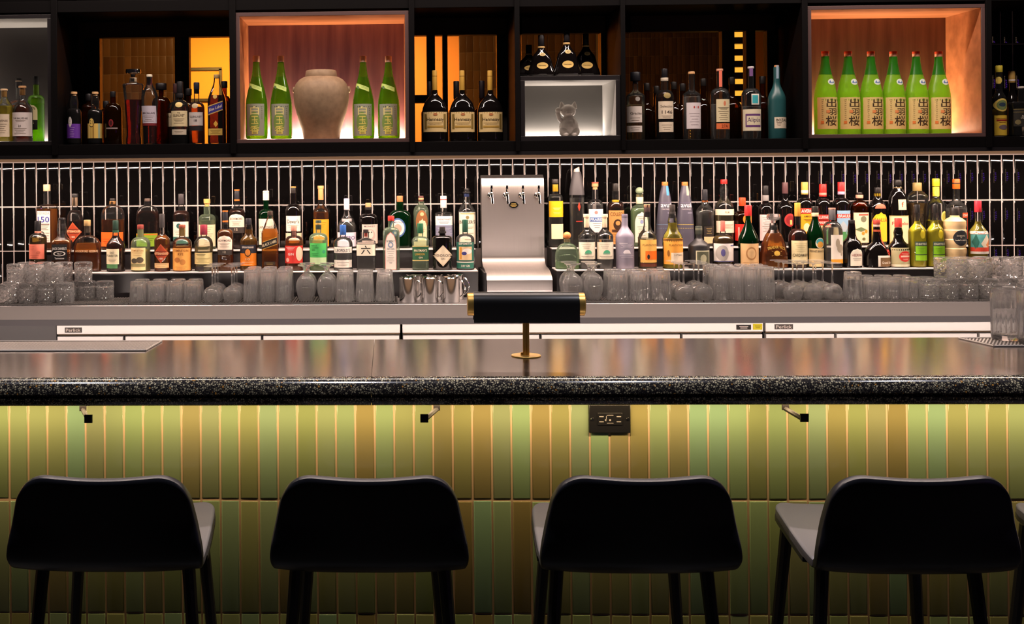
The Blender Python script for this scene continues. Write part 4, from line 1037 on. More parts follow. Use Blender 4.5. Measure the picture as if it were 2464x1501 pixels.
B('squat black gin bottle with cork and framed pale pink label', 'B', 887, 44, 488, 525, 513, 15, (500, CORK, 14), 'k', None, [('rect', 872, 539, 909, 585, '#d8c4b8', [('t', 'MONKEY', 890, 543.5, 4, 26, '#6a5a60'), ('oval', 879, 550, 903, 580, '#b8a49c'), ('oval', 884, 553, 899, 572, '#e0d0c4'), ('oval', 887, 556, 890, 559, K), ('oval', 893, 556, 896, 559, K)])], 'r', bands=[(498, 505, '#1a1614', 17)], dr=1)
B('broad green gin bottle with copper cap and round blue-white label', 'B', 963, 53, 471, 522, 504, 18, (486, '#c07a4a', 15), 'dg', (520, 'green'), [('oval', 939, 524, 976, 570, '#4a6a9a', [('oval', 942, 528, 973, 566, '#e8e0d8'), ('t', 'PLYMOUTH GIN', 957, 534, 4, 28, '#3a4a7a'), ('oval', 948, 538, 967, 560, '#c8a090')])], 'r', 2.5, .7)
B('slim pale green gin bottle with brown label and cream arch', 'B', 1014, 37, 471, 512, 492, 14, (485, '#5a3028', 12.5), 'p', (505, 'water'), [('oval', 1001, 505, 1029, 560, '#8a5a34', [('oval', 1011, 510, 1020, 519, '#d8b080')]), ('arch', 1005, 525, 1027, 592, '#e8d8b0')], 'r', bands=[(476, 480, '#c8a878', 13)])
B('clear square-shouldered gin bottle with silver cap and white band label', 'B', 1068, 42, 471, 514, 509, 16, (500, '#d8d4d4', 15.5), 'c', (515, 'water'), [('rect', 1048, 519, 1089, 541, '#ece6e2', [('t', 'THE BOTANIST', 1068, 527, 4, 32, '#6a6468'), lines(1056, 533, 1080, 536, 2)]), ('rect', 1048, 541, 1089, 592, '#7a7c96', [lines(1049, 545, 1088, 588, 14, '#b8bac8')])], 'r', 3, bands=[(479, 481, '#c83a34', 15.8)])
B('clear gin bottle with black bowler-hat stopper and cream label', 'B', 1124, 42, 453, 512, 480, 16, (460, '#1a1818', 13), 'c', (508, 'water'), [('rect', 1105, 510, 1144, 586, '#efe4cc', [('b', 1108, 512, 1140, 514, '#c8a860'), ('oval', 1120, 518, 1128, 526, '#8a7a50'), ('t', "BROKER'S", 1124, 533, 8, 36, '#3a3434'), lines(1112, 545, 1138, 548, 2), lines(1112, 560, 1138, 575, 3)])], 's', bands=[(461, 464, '#1a1818', 19), (464, 473, '#2a3a70', 13)])
# ---------------- upper step, right of the tower
B('clear bottle with bright yellow upper label and cream lower label', 'B', 1337, 36, 430, 478, 465, 16, (440, '#3a3432', 16), 'c', (482, 'water'), [('rect', 1320.5, 483, 1355.5, 521, '#f0b81c', [lines(1328, 499, 1348, 503, 3, '#f8e89a'), lines(1330, 510, 1346, 513, 2, '#f8e89a')]), ('rect', 1325, 538, 1354, 574, '#f0dfb8')], 'r', 2.8, bands=[(443, 460, '#ecbc20', 14.5)])
B('tall clear carafe with grey conical slanted top', 'B', 1389, 36, 403, 470, 469, 34, (412, '#d8c8bc', 15), 'c', (475, 'water'), [('diamond', 1388, 485, 1395, 507, '#c83a24'), ('rect', 1384, 530, 1400, 533, '#9a3024')], prof=[(15, 600), (17, 598), (18, 590), (18, 470), (17, 455), (12, 425), (9.5, 412)], capk='slant', name='carafe',
  extra=lambda t, Z, s, surf: MB().lathe([(18.3*s, Z(468)), (17.3*s, Z(455)), (12.3*s, Z(425)), (9.8*s, Z(412))], 28, cap=False).build('collar', M('grey_silicone', (0.06, 0.055, 0.06), 0.5), t))
B('clear vodka bottle with wood-topped cork and white-blue shield label', 'B', 1433, 38, 438, 496, 478, 15, (455, CORK, 16), 'c', (490, 'water'), [('shield', 1416, 502, 1450, 558, '#e4e0e2', [('oval', 1428, 506, 1436, 514, '#d8807a'), ('rect', 1418, 522, 1449, 532, '#4a6aa8'), ('t', 'PRAIRIE', 1433, 527, 6, 27, '#f0ece8'), lines(1424, 536, 1444, 546, 3)])], 'r', bands=[(437, 440, '#a84a3a', 16.5)], capk='cork')
B('dark amber bottle with kraft label, ram drawing and black cap', 'B', 1482, 40, 440, 500, 480, 16, (459, '#26221f', 14), 'c', (487, 'dark'), [('rect', 1464, 505, 1501, 586, '#c08a4c', [('t', 'COLLEGA', 1483, 514, 9, 32, '#5a3418'), ('oval', 1473, 526, 1493, 552, '#3a2416'), ('oval', 1478, 530, 1489, 541, '#c08a4c'), ('oval', 1482, 541, 1495, 556, '#3a2416'), ('rect', 1470, 551, 1496, 557, '#4a2e1a'), lines(1470, 563, 1496, 580, 4, '#8a5a2a')])], 'r', bands=[(480, 485, '#d8b828', 17)])
B('pale green tequila bottle with round agave-shaped stopper and arched label', 'B', 1540, 44, 449, 510, 492, 17, (467, '#8a9a7c', 19), 'p', (500, 'minty'), [('arch', 1525, 508, 1556, 582, '#e4dcc8', [lines(1530, 520, 1552, 528, 3), ('oval', 1536, 528, 1544, 537, '#8a94b8'), lines(1530, 544, 1552, 570, 6)])], 'r', capk='ball', bands=[(473, 489, '#dcd2b4', 17.5), (467, 473, '#9a7040', 16)])
for cx, strip, lb in ((1601, '#4a94d0', 'blue neck strip'), (1649, '#b0a494', 'tan neck strip')):
    B('tall conical grey-sleeved cachaca bottle with orange top and '+lb, 'B', cx, 44, 436, 575, 455, 15, (448, '#c87838', 15), M('grey_sleeve', (0.075, 0.07, 0.10), 0.4), None, [('rect', cx+1, 446, cx+7.5, 469, strip), ('rect', cx-14, 485, cx+15, 488, '#5a566a', [('t', 'avuá', cx, 492, 11, 25, '#e8e2e4'), ('t', 'CACHAÇA', cx, 502, 3.5, 22, '#c8c0c4')]), ('rect', cx+2, 510, cx+14, 512, '#8a869a')],
      prof=[(19, 603), (21, 601), (21.5, 585), (21.5, 560), (20, 530), (16.5, 495), (12, 465), (8.5, 450), (7.5, 445)], dr=1, bands=[(538+9*i, 540+9*i, '#9a8a50' if cx > 1620 else '#5a6a80', 41.5+.5*min(i, 2)) for i in range(6)])
B('clear bottle with black cap, orange ring and dark printed front', 'B', 1697, 44, 454, 510, 484, 15, (480, '#24242a', 13.5), 'c', (508, 'water'), [('rect', 1689, 543, 1714, 566, '#2e2824', [lines(1694, 548, 1708, 560, 4, '#b09a60')]), ('rect', 1689, 568, 1715, 584, '#d8bc90')], 's', bands=[(481, 485, '#c8702c', 14)])
B('tall clear rum bottle with red cap and two white labels', 'B', 1743, 46, 430, 490, 478, 14, (441, '#c82824', 16), 'c', (515, 'pale'), [('rect', 1721, 502, 1766, 516, '#ecdcc0', [('t', 'RUM', 1744, 509, 5, 10, '#8a7a60')]), ('rect', 1722, 530, 1765, 559, '#e8d8c0', [lines(1728, 539, 1760, 547, 4, '#b8584c')])], 'r', prof=[(20, 603), (22, 601), (22.5, 595), (22.5, 498), (20, 489), (13, 481), (9.5, 474), (9, 465), (10.5, 455), (8, 446), (7.5, 440)])
B('dark orange-liqueur bottle with orange-red cap, round orange label and red base label', 'B', 1787, 42, 474, 520, 505, 14, (494, '#d8481e', 16), 'a', (505, 'dark'), [('oval', 1782, 512, 1809, 540, '#e07c28', [('oval', 1787, 517, 1804, 535, '#f0a050')]), ('rect', 1767, 538, 1808, 578, '#c8281e', [('b', 1772, 545, 1775, 575, '#f0a090')])], 'r')
B('dark bottle with clear stopper collar and plain pale grey label', 'B', 1843, 34, 445, 506, 488, 15, (468, '#1c1a1a', 14), 'k', None, [('rect', 1827, 515, 1860, 578, '#d0c6c4', [lines(1831, 522, 1856, 556, 9)])], 'r', bands=[(468, 482, '#8a8684', 15.5)], dr=1)
B('dark wine-shaped bottle with brown capsule and round dark-red label', 'B', 1890, 37, 437, 500, 475, 13, (464, '#5a3c3e', 14), 'k', None, [('oval', 1882, 512, 1910, 544, '#a83432', [('oval', 1886, 517, 1906, 539, '#8a2428'), ('rect', 1895, 528, 1901, 539, '#e0c070')])], 's', dr=1)
B('dark amaro bottle with gold cap, red-lettered top label and yellow map label', 'B', 1937, 38, 436, 492, 474, 16, (467, '#c8a850', 16), 'k', None, [('rect', 1923, 499, 1955, 512, '#d8382c', [('t', 'AVERNA', 1939, 506, 8, 30, '#f4e8dc')]), ('rect', 1923, 513, 1955, 585, '#e0a01c', [('t', 'AMARO', 1939, 519, 5, 20, '#3a2c10'), lines(1928, 526, 1952, 530, 3, K), ('oval', 1928, 535, 1942, 556, '#e8d8a8')])], 'r', bands=[(456, 463, '#e8d8c0', 16.4)], dr=1)
B('dark liqueur bottle with bright red cap and red label behind green bottle', 'B', 1981, 36, 441, 494, 475, 15, (471, '#d02822', 17), 'k', None, [('rect', 1965, 515, 1999, 527, '#d83026', [('t', 'LUXARDO', 1982, 521, 7, 30, '#f4e4dc')]), ('rect', 1965, 529, 1999, 540, '#d83026', [('t', 'MARASCHINO', 1982, 534, 6, 31, '#f4e4dc')]), ('rect', 1965, 541, 1999, 585, '#c8b890')], 'r', bands=[(462, 468, '#e8907e', 17.3)], dr=1)
B('dark amaro bottle with red cap and painted mountain landscape label', 'B', 2025, 40, 436, 492, 474, 15, (466, '#d02c2c', 16), 'k', None, [('rect', 2010, 505, 2045, 586, '#8ab0cc', [('b', 2010, 513, 2045, 523, '#d03a34'), ('t', 'BRAULIO', 2028, 518, 7, 32, '#f4ece4'), ('diamond', 2010, 530, 2034, 562, '#a8b4bc'), ('diamond', 2026, 538, 2050, 575, '#7c9aa4'), ('rect', 2010, 556, 2045, 586, '#4a8a50')])], 'r', bands=[(459, 466, '#b8a4c0', 16.4)], dr=1)
B('amber liqueur bottle with black cap, pink neck and cream botanical label', 'B', 2069, 42, 461, 500, 480, 15, (467, '#26201e', 13), 'a', (495, 'amber'), [('rect', 2051, 510, 2088, 583, '#e8d8b4', [('b', 2061, 513, 2085, 517, '#d85a4a'), ('oval', 2065, 518, 2079, 533, '#7a7a60'), ('oval', 2074, 551, 2082, 560, '#e09030'), ('oval', 2067, 556, 2074, 564, '#e09030'), ('oval', 2068, 570, 2076, 577, '#6a6a40'), ('diamond', 2053, 545, 2078, 556, '#6a7a50')])], 'r', bands=[(467, 475, '#e0a48a', 17), (487, 494, '#d87a66', 30)], dr=.8)
B('dark coffee-liqueur bottle with arched yellow label and yellow neck ring', 'B', 2112, 42, 449, 498, 470, 16, (463, '#1c1818', 14), 'k', None, [('arch', 2094, 509, 2132, 580, '#e8b41c', [('arch', 2098, 514, 2128, 580, '#f0c430'), ('t', 'KAHLUA', 2113, 528, 9, 32, '#b83024')]), ('dome', 2100, 488, 2126, 500, '#e06a50')], 's', bands=[(463, 471, '#dcb820', 16)], dr=.9)
B('black monk-shaped hazelnut liqueur bottle with cream labels', 'B', 2161, 48, 430, 500, 452, 18, (444, '#1a1614', 19), 'k', None, [('rect', 2155, 478, 2175, 503, '#ecd9a8', [('t', 'f', 2165, 490, 13, 6, '#b83a2c')]), ('rect', 2138, 517, 2184, 585, '#ecdcb0', [('t', 'Frangelico', 2161, 537, 10, 38, '#a8302c'), ('b', 2138, 517, 2184, 519, '#c8b070')])], dr=.8,
  prof=[(22, 598), (24, 596), (24.5, 585), (24.5, 530), (23.5, 505), (22.5, 490), (20, 470), (15, 458), (10, 452), (9, 446)], bands=[(448, 453, '#6a5a38', 19.5)])
B('tall fluted clear bottle of yellow liqueur with gold cap and vertical lettering', 'B', 2208, 47, 437, 500, 462, 20, (457, '#9a8450', 21), 'c', (487, 'olive'), [], dr=.8, n=2.6,
  prof=[(18, 598), (20, 596), (21, 585), (19, 540), (21, 505), (24, 480), (22, 468), (14, 460), (10, 456)],
  extra=lambda t, Z, s, surf: [(lambda mb: ([mb.add([surf((2212+yy*9-2208)*s, Z(500+60*(xx/6.6+.5)), .0008) for xx, yy in text2d('ST-GERMAIN', .01)[0]], text2d('ST-GERMAIN', .01)[1])], mb.build('lettering', paper('#2a2418'), t, smooth=False)))(MB())])
B('slim yellow liqueur bottle with yellow cap and oval crest', 'B', 2253, 40, 427, 492, 470, 15, (446, '#c8c028', 17), 'c', (530, 'chart'), [('oval', 2256, 506, 2275, 534, '#d8c868', [('oval', 2259, 510, 2272, 530, '#a8a040')]), ('oval', 2247, 452, 2260, 471, '#e4d860')], 's', bands=[(447, 470, '#d8d040', 15.5)])
B('clear bottle with orange cap and orange side label at the right of upper step', 'B', 2302, 48, 428, 500, 474, 15, (452, '#e0641c', 17), 'c', (500, 'water'), [('rect', 2305, 510, 2326, 522, '#d84a24', [('t', 'CRAFT', 2315, 516, 5, 18, '#f4dccc')]), ('rect', 2320, 524, 2326, 574, '#d84a24')], 's', bands=[(437, 440, '#3a2a20', 17.4)])
# ---------------- lower step, left of the tower
B('short round whisky bottle with coral pink label at the left end', 'F', 92, 41, 532, 574, 562, 15, (558, '#1e1c1e', 15), 'c', (572, 'olive'), [('rect', 71.5, 587, 110, 622, '#ec8068', [lines(76, 592, 90, 600, 3, '#b85040'), ('oval', 94, 603, 103, 610, '#c86a54'), lines(78, 614, 100, 618, 2, '#b85040')])], 'r', bands=[(557, 561, '#e08a72', 15.5)])
B('square tennessee whiskey bottle with black and white label', 'F', 150, 46, 525, 580, 573, 18, (530, '#1c1a1c', 17), 'c', (577, 'amber'), [('rect', 129, 587, 165, 624, '#1c1a1a', [('t', 'JACK DANIEL\'S', 147, 598, 8, 33, '#ece4dc'), ('oval', 133, 603, 161, 615, '#e0d8d0'), ('oval', 136, 605, 158, 613, K), ('t', 'No.7', 147, 609, 4, 10, '#ece4dc'), ('t', 'Tennessee', 147, 620, 4.5, 22, '#ece4dc')])], 'l', 7, .95, .12, prof=[(21, 660), (22.5, 658), (23, 650), (23, 585), (21, 579), (12, 572), (9.5, 565), (11.5, 555), (9.5, 540), (8.5, 530)])
B('wide flat bourbon bottle with gold lettering printed on the glass', 'F', 211, 66, 530, 600, 566, 16, (545, '#a88a5c', 16), 'c', (585, 'amber'), [], 'r', 2.4, .45, bands=[(545, 560, '#8a7460', 15)],
  extra=lambda t, Z, s, surf: [(lambda mb: ([mb.add([surf((x*39/text2d('WOODFORD RESERVE', .008)[2]*1.4)*s, Z(604-y*5/text2d('WOODFORD RESERVE', .008)[3]), .0008) for x, y in text2d('WOODFORD RESERVE', .008)[0]], text2d('WOODFORD RESERVE', .008)[1])], mb.build('lettering', paper('#e8c8a0'), t, smooth=False)))(MB())])
B('dark bourbon bottle with green cap and cream label with green foot', 'F', 279, 44, 531, 592, 564, 15, (553, '#223a30', 14), 'c', (567, 'dark'), [('rect', 259, 598, 291, 634, '#e8d8b4', [('t', 'OLD', 275, 607, 5, 11, '#3a4438'), ('t', 'FORESTER', 275, 614, 5.5, 27, '#3a4438'), lines(264, 622, 286, 628, 3)]), ('rect', 260, 634, 288, 644, '#4a7a4c')], 's', bands=[(554, 560, '#4a8a6c', 15)])
B('pale whiskey bottle with red-topped cork and sepia scene label', 'F', 339, 46, 541, 588, 570, 15, (552, '#8a3c34', 15.5), 'p', (600, 'gold'), [('rect', 317, 595, 354, 648, '#e8cf94', [('t', 'TEMPLETON', 335, 602, 4, 29, '#a86a34'), lines(322, 607, 348, 612, 2, '#a86a34'), ('oval', 320, 620, 336, 632, '#4a4236'), ('oval', 333, 617, 350, 631, '#5a4e3c'), ('b', 318, 633, 353, 640, '#8a8258')])], 'r', bands=[(552, 572, '#e0c890', 13)])
B('tall brown whiskey bottle with orange-red diamond label and grey cap, lower step', 'F', 391, 38, 515, 578, 560, 12, (548, '#3c3838', 13), 'c', (566, 'amber'), [('diamond', 373, 586, 409, 632, '#b8502c', [('diamond', 375.5, 589, 406.5, 629, '#a23c1e'), ('t', 'RITTENHOUSE', 391, 609, 5, 31, '#f0d8a8'), ('b', 378, 604, 404, 605, K), ('b', 378, 613, 404, 614, K), ('t', '100', 391, 621, 4.5, 9, '#f0d8c0')]), ('rect', 374, 632, 408, 643, '#e4bc84', [lines(378, 635, 404, 640, 2)])], 's')
B('round rye bottle with tan and orange horse scene label', 'F', 439, 46, 541, 588, 570, 15, (549, '#8a4834', 16), 'c', (592, 'orange'), [('rect', 418, 596, 460, 649, '#e0a050', [('t', 'TEMPLETON', 439, 602, 6, 34, '#8a4a1c'), ('t', 'RYE', 439, 610, 6, 13, '#8a4a1c'), ('oval', 424, 618, 438, 630, '#a86830'), ('oval', 437, 622, 450, 636, '#b87838'), lines(426, 641, 452, 645, 2, '#8a4a1c')])], 'r', bands=[(549, 568, '#e4b868', 14)])
B('pale gin bottle with dark red wax top and cream label', 'F', 491, 44, 541, 590, 568, 15, (565, '#8a2c3c', 17.5), 'c', (592, 'pale'), [('rect', 470, 607, 512, 634, '#dcc98c', [lines(476, 611, 498, 613, 2, '#5a4a2a'), lines(474, 620, 508, 630, 4, '#9a8a54')]), ('rect', 471, 640, 494, 652, '#2a2326')], 'r', bands=[(541, 546, '#5a1c26', 15)])
B('brown whisky bottle with arched white label and black-orange cap, lower step', 'F', 543, 39, 507, 565, 550, 13, (540, '#26262c', 13), 'c', (553, 'amber'), [('arch', 526, 566, 560, 600, '#f0dcc8', [('t', 'BOWMORE', 543, 578, 5, 29, '#4a3a34'), lines(531, 585, 555, 593, 4)]), ('rect', 526, 600, 560, 612, '#3a332f', [('t', '12', 543, 605, 5, 7, '#d8c8b0')])], bands=[(507, 510, '#d07028', 13.6), (531, 535, '#d07028', 13.6)])
B('golden whisky bottle with black-over-orange label and black cap', 'F', 599, 42, 526, 576, 560, 14, (541, '#26242a', 14.5), 'c', (552, 'gold'), [('rect', 580, 588, 618, 608, '#26242c', [('t', 'SPRINGBANK', 599, 594, 4.5, 28, '#e8dcd0')]), ('rect', 580, 608, 618, 638, '#e07c1c', [('oval', 591, 596, 607, 616, K), ('oval', 593, 598, 605, 614, '#e08838'), ('t', '10', 599, 622, 5, 10, '#f4d8b0'), lines(586, 629, 612, 634, 2, '#f4d8b0')])], prof=[(19, 660), (20.5, 658), (21, 650), (21, 582), (19, 574), (12, 568), (9, 560), (9.5, 552), (7.5, 540)])
B('square whisky bottle with slanted black label', 'F', 651, 40, 508, 560, 522, 13, (519, '#3a2c24', 13), 'c', (550, 'orange'), [('rect', 634, 575, 669, 593, '#26201c', [('t', 'BLACK LABEL', 651, 584, 6.5, 33, '#e8d8b0'), ('b', 634, 575, 669, 576.2, G), ('b', 634, 592, 669, 593.2, G)], .36), ('rect', 638, 628, 664, 636, '#3a3028', [lines(642, 631, 660, 634, 2, G)])], 'l', 6, .95)
B('short gin bottle with red label and pink cork', 'F', 708, 44, 541, 582, 566, 14, (556, '#e09884', 14), 'c', (578, 'amber'), [('rect', 687, 590, 729, 632, '#d83c34', [lines(690, 594, 712, 600, 3, '#f4e0d4'), ('t', 'GIN', 702, 610, 6, 14, '#f4e0d4'), ('oval', 714, 592, 729, 626, '#ecd0b4'), ('oval', 690, 619, 698, 629, '#f0a898')])], 'r', bands=[(556, 572, '#e8a090', 10)])
B('pale green gin bottle with bright green label and black-gold cap', 'F', 767, 44, 530, 574, 560, 13, (552, '#2c3a2e', 14), 'p', (577, 'minty'), [('rect', 747, 584, 786, 618, '#4ab85c', [('t', 'NIKKA', 758, 590, 3.5, 14, '#1a4a26'), ('t', 'COFFEY', 760, 595, 3.5, 17, '#1a4a26'), ('t', 'GIN', 756, 600, 3.5, 8, '#1a4a26'), ('oval', 777, 600, 784, 608, '#3a9a6a'), lines(752, 608, 768, 612, 2, '#1a4a26')]), ('rect', 747, 618, 786, 634, '#c8e4b0')], 'r', bands=[(536, 541, '#a88a44', 14.5)])
B('clear gin bottle with blue cap and two white band labels', 'F', 826, 46, 541, 588, 570, 14, (565, '#2c5aa0', 15.5), 'c', (598, 'water'), [('rect', 805, 593, 847, 607, '#f0e8dc', [('t', "LEOPOLD'S", 826, 601, 8, 34, '#4a4448')]), ('rect', 805, 624, 847, 642, '#f0e8dc', [lines(812, 630, 840, 636, 2)])], 'r')
B('clear six-sided gin bottle with white label and black brush character', 'F', 881, 46, 552, 580, 572, 15, (560, '#2a2424', 13), 'c', (582, 'water'), [('rect', 859, 587, 904, 614, '#efe4cc', [('t', '六', 881, 600, 21, 23, '#2a2622')])], 'l', 5, .85, bands=[(560, 569, '#c84a3c', 8)])
B('flat-sided gin bottle with red cap and tall framed white label', 'F', 942, 40, 519, 560, 546, 14, (531, '#c8342c', 15.5), 'p', (552, 'water'), [('arch', 927, 557, 954, 648, '#d88a80', [('arch', 928.5, 559, 952.5, 647, '#f0e6da'), ('t', 'BOMBAY', 940.5, 579, 5, 19, '#4a5a64'), ('oval', 934, 581, 947, 595, '#8a98b0'), ('oval', 937, 584, 944, 592, '#e8e0d8'), ('t', 'DRY GIN', 940.5, 598, 4, 17, '#4a5a64'), lines(932, 604, 949, 626, 6), lines(937, 630, 944, 632, 2, '#6a6a6a')])], 'r', 5, .8)
B('clear gin bottle with dark green cap and green-gold band label', 'F', 1012, 40, 537, 580, 568, 14, (561, '#1e5a3c', 15), 'p', (580, 'water'), [('rect', 993, 592, 1031, 624, '#2c5a3c', [('t', "HAYMAN'S", 1012, 601, 6, 30, '#f0e0c0'), ('t', 'LONDON', 1010, 610, 5, 22, '#d8a838'), ('t', 'GIN', 1012, 618, 4, 9, '#f0e0c0'), ('b', 993, 590, 1031, 592, '#d8c078'), ('b', 993, 624, 1031, 626, '#d8c078')])], 'r', 3.5)
B('squat black apothecary gin bottle with pale diamond label', 'F', 1065, 47, 545, 572, 565, 15, (556, '#2a2422', 14), 'k', None, [('diamond', 1041.5, 588, 1089, 639, '#d8c4a8', [('diamond', 1045, 592, 1085.5, 635, '#e0d0b4'), ('t', "HENDRICK'S", 1065, 613, 6.5, 38, '#5a4a44'), ('t', 'GIN', 1065, 621, 4, 10, '#5a4a44')])], 'r', dr=.95, bands=[(556, 561, '#1a1614', 19)])
B('clear gin bottle with green capsule and green swan label', 'F', 1120, 44, 528, 577, 562, 13, (558, '#1c4a38', 14), 'c', (585, 'water'), [('rect', 1099, 581, 1139, 626, '#2a6454', [('t', 'SIPSMITH', 1119, 585, 5, 31, '#e4dccc'), ('rect', 1104, 592, 1134, 624, '#d8b88c'), ('oval', 1112, 596, 1134, 610, '#ece0d4'), ('oval', 1110, 604, 1122, 612, '#3a3a78'), ('rect', 1106, 593, 1110, 622, '#c88a34')]), ('rect', 1099, 628, 1139, 644, '#2a6454', [('t', 'DRY GIN', 1119, 638, 5, 20, '#e4dccc'), ('b', 1099, 628, 1139, 630, '#e4dccc')])], 'r')
# ---------------- lower step, right of the tower
B('round squat tequila bottle with orange ball stopper', 'F', 1365, 58, 557, 618, 584, 16, (575, '#e08a4c', 19), 'p', (630, 'minty'), [], 'r', 2.6, .62, capk='ball', bands=[(575, 582, '#b0784a', 15)])
for cx, lb in ((1412, 'left one of the pair'), (1456, 'right one of the pair')):
    B('clear tequila bottle with cream label and cork-coloured neck, '+lb, 'F', cx, 40, 514, 568, 548, 12, (547, '#e8cfae', 12), 'c', (575, 'water'), [('rect', cx-19.5, 581, cx+19.5, 622, '#efe4cc', [lines(cx-15, 586, cx+8, 595, 3), ('dome', cx-7, 600, cx+9, 607, '#4aa87c'), ('b', cx-8, 608, cx+9, 610, '#4a9a7a'), lines(cx-15, 615, cx+15, 619, 2)])], 's', bands=[(514, 522, '#f0d8b8', 15)])
B('frosted grey mezcal bottle with white printed lettering', 'F', 1504, 44, 514, 570, 540, 15, (524, '#6a6474', 15), M('frosted_grey_glass', (0.22, 0.20, 0.26), 0.4), None, [('b', 1488, 583, 1506, 584, '#d8d0d4', [('dome', 1496, 599, 1513, 607, '#d8d0d4'), ('b', 1497, 608, 1514, 609.5, '#d8d0d4'), lines(1489, 586, 1520, 594, 4, '#c8c0c8'), lines(1488, 614, 1522, 618, 2, '#c8c0c8')])], 's', dr=1)
B('clear rum bottle with cork and brown cap, straw label with orange patch', 'F', 1558, 44, 490, 566, 540, 13, (508, '#4a3a38', 15), 'c', (572, 'pale'), [('rect', 1539, 575, 1578, 630, '#e8b45c', [('t', 'PLANTATION', 1560, 588, 5, 33, '#8a6030'), ('rect', 1549, 602, 1578, 623, '#e8701c'), ('oval', 1553, 610, 1559, 622, '#2a2420')]), ('rect', 1539, 632, 1578, 640, '#5a2a18')], prof=[(20, 660), (21.5, 658), (22, 650), (22, 572), (19, 562), (11, 552), (8, 540), (8.5, 525), (7.5, 508)], bands=[(490, 498, '#e0b088', 15), (508, 521, '#3c3034', 14.5)])
B('gold rum bottle with dark wax neck and orange label with white patch', 'F', 1619, 48, 491, 570, 548, 14, (508, '#3a3432', 13.5), 'c', (535, 'yellow'), [('rect', 1596, 572, 1642, 634, '#e8a040', [('t', 'PLANTATION', 1622, 588, 5, 33, '#8a5a20'), ('rect', 1610, 606, 1642, 628, '#efdcc0'), ('t', '3 STARS', 1627, 612, 4, 20, '#5a4a44'), ('oval', 1602, 600, 1607, 615, '#8a5a20')])], prof=[(22, 660), (23.5, 658), (24, 650), (24, 574), (21, 564), (14, 554), (10.5, 542), (11.5, 532), (9, 520), (7, 508)], bands=[(508, 524, '#2c2826', 16)])
B('squat matte black rum bottle with banknote-style label', 'F', 1682, 50, 543, 592, 570, 15, (563, '#3c4038', 16), 'mk', None, [('rect', 1669, 601, 1703, 634, '#d0caa8', [('rect', 1671.5, 603.5, 1700.5, 631.5, '#5a5c48'), ('oval', 1679, 610, 1694, 630, '#b8b494')])], 's', dr=1, bands=[(548, 553, '#6a6c5c', 16.4)])
B('rum bottle with white label and grey oval portrait before the red-capped bottle', 'F', 1740, 48, 530, 580, 562, 13, (556, '#d87064', 11), 'c', (567, 'olive'), [('rect', 1716.5, 584, 1763, 628, '#e8e0d8', [('oval', 1719, 588, 1747, 626, '#b0a8a0'), ('oval', 1729, 597, 1739, 615, '#5a548a'), ('b', 1752, 588, 1762, 590, '#4a5a9a'), ('b', 1717, 626, 1763, 628, '#4a4a7a')])], 'r')
B('dark red-capped vermouth-style bottle with kraft printed label', 'F', 1801, 47, 492, 580, 525, 12, (518, '#d82c2c', 17), 'dg', (528, 'black'), [('rect', 1779.5, 584, 1823, 638, '#d8b07c', [('oval', 1789, 592, 1814, 624, '#a87a4c'), ('oval', 1792, 596, 1811, 620, '#d8b07c'), lines(1784, 630, 1818, 635, 2, '#8a5a30')])], 's')
B('broad conical rum decanter with glass ball stopper and gold emblem', 'F', 1862, 70, 513, 590, 545, 20, (535, m_glass, 32), 'c', (560, 'orange'), [('oval', 1855, 601, 1869, 614, '#c8a040')], dr=.75, capk='disc',
  prof=[(32, 660), (35, 655), (35.5, 640), (34, 610), (28, 585), (20, 565), (12, 553), (9, 545), (8.5, 536)], bands=[(541, 552, '#1c1a18', 18.5)],
  extra=lambda t, Z, s, surf: [(lambda mb: (mb.add([surf((x*42/text2d("TRADER VIC'S", .01)[2])*s, Z(592+abs(x/text2d("TRADER VIC'S", .01)[2])**2*22-y*7/text2d("TRADER VIC'S", .01)[3]), .0008) for x, y in text2d("TRADER VIC'S", .01)[0]], text2d("TRADER VIC'S", .01)[1]), mb.tube([surf(-12*s, Z(602), .001), surf(12*s, Z(614), .001)], .0008, 4), mb.tube([surf(12*s, Z(602), .001), surf(-12*s, Z(614), .001)], .0008, 4), mb.build('lettering', paper('#c8a040'), t, smooth=False)))(MB())])
B('brown amaro bottle with long orange capsule and tall cream label', 'F', 1920, 44, 486, 570, 548, 12, (519, '#d8983c', 14), 'c', (540, 'dark'), [('rect', 1901, 577, 1941, 634, '#e0d0a0', [('t', 'CARDAMARO', 1921, 612, 7, 36, '#4a4030'), lines(1906, 584, 1936, 602, 5, '#b8a878')])], 'r')
B('green fernet bottle with black cap and globe label', 'F', 1962, 39, 494, 568, 518, 13, (510, '#26221f', 16), 'dg', (520, 'green'), [('rect', 1944, 596, 1979, 640, '#e0c48c', [('t', 'FERNET-BRANCA', 1961.5, 603, 5, 32, '#4a3a30')]), ('oval', 1956, 570, 1978, 596, '#e8dcc0', [('oval', 1957.5, 571.5, 1976.5, 588, '#4aa0a4'), ('oval', 1960, 579, 1975, 594, '#e0a040')])], 's', bands=[(510, 519, '#e4c8a0', 17)])
B('clear bottle with grey cap and white label with sketched horse and orange foot', 'F', 2003, 44, 498, 558, 530, 14, (528, '#5c5a5c', 16), 'c', (545, 'water'), [('rect', 1992, 563, 2025, 622, '#f0e4d4', [('oval', 2003, 572, 2013, 594, '#a89a84'), ('oval', 2006, 586, 2022, 606, '#a89a84'), ('oval', 2015, 600, 2020, 614, '#b8aa94')]), ('rect', 1992, 622, 2025, 632, '#e8a02c')], 'r', 3, bands=[(498, 502, '#c08a7a', 16.4)])
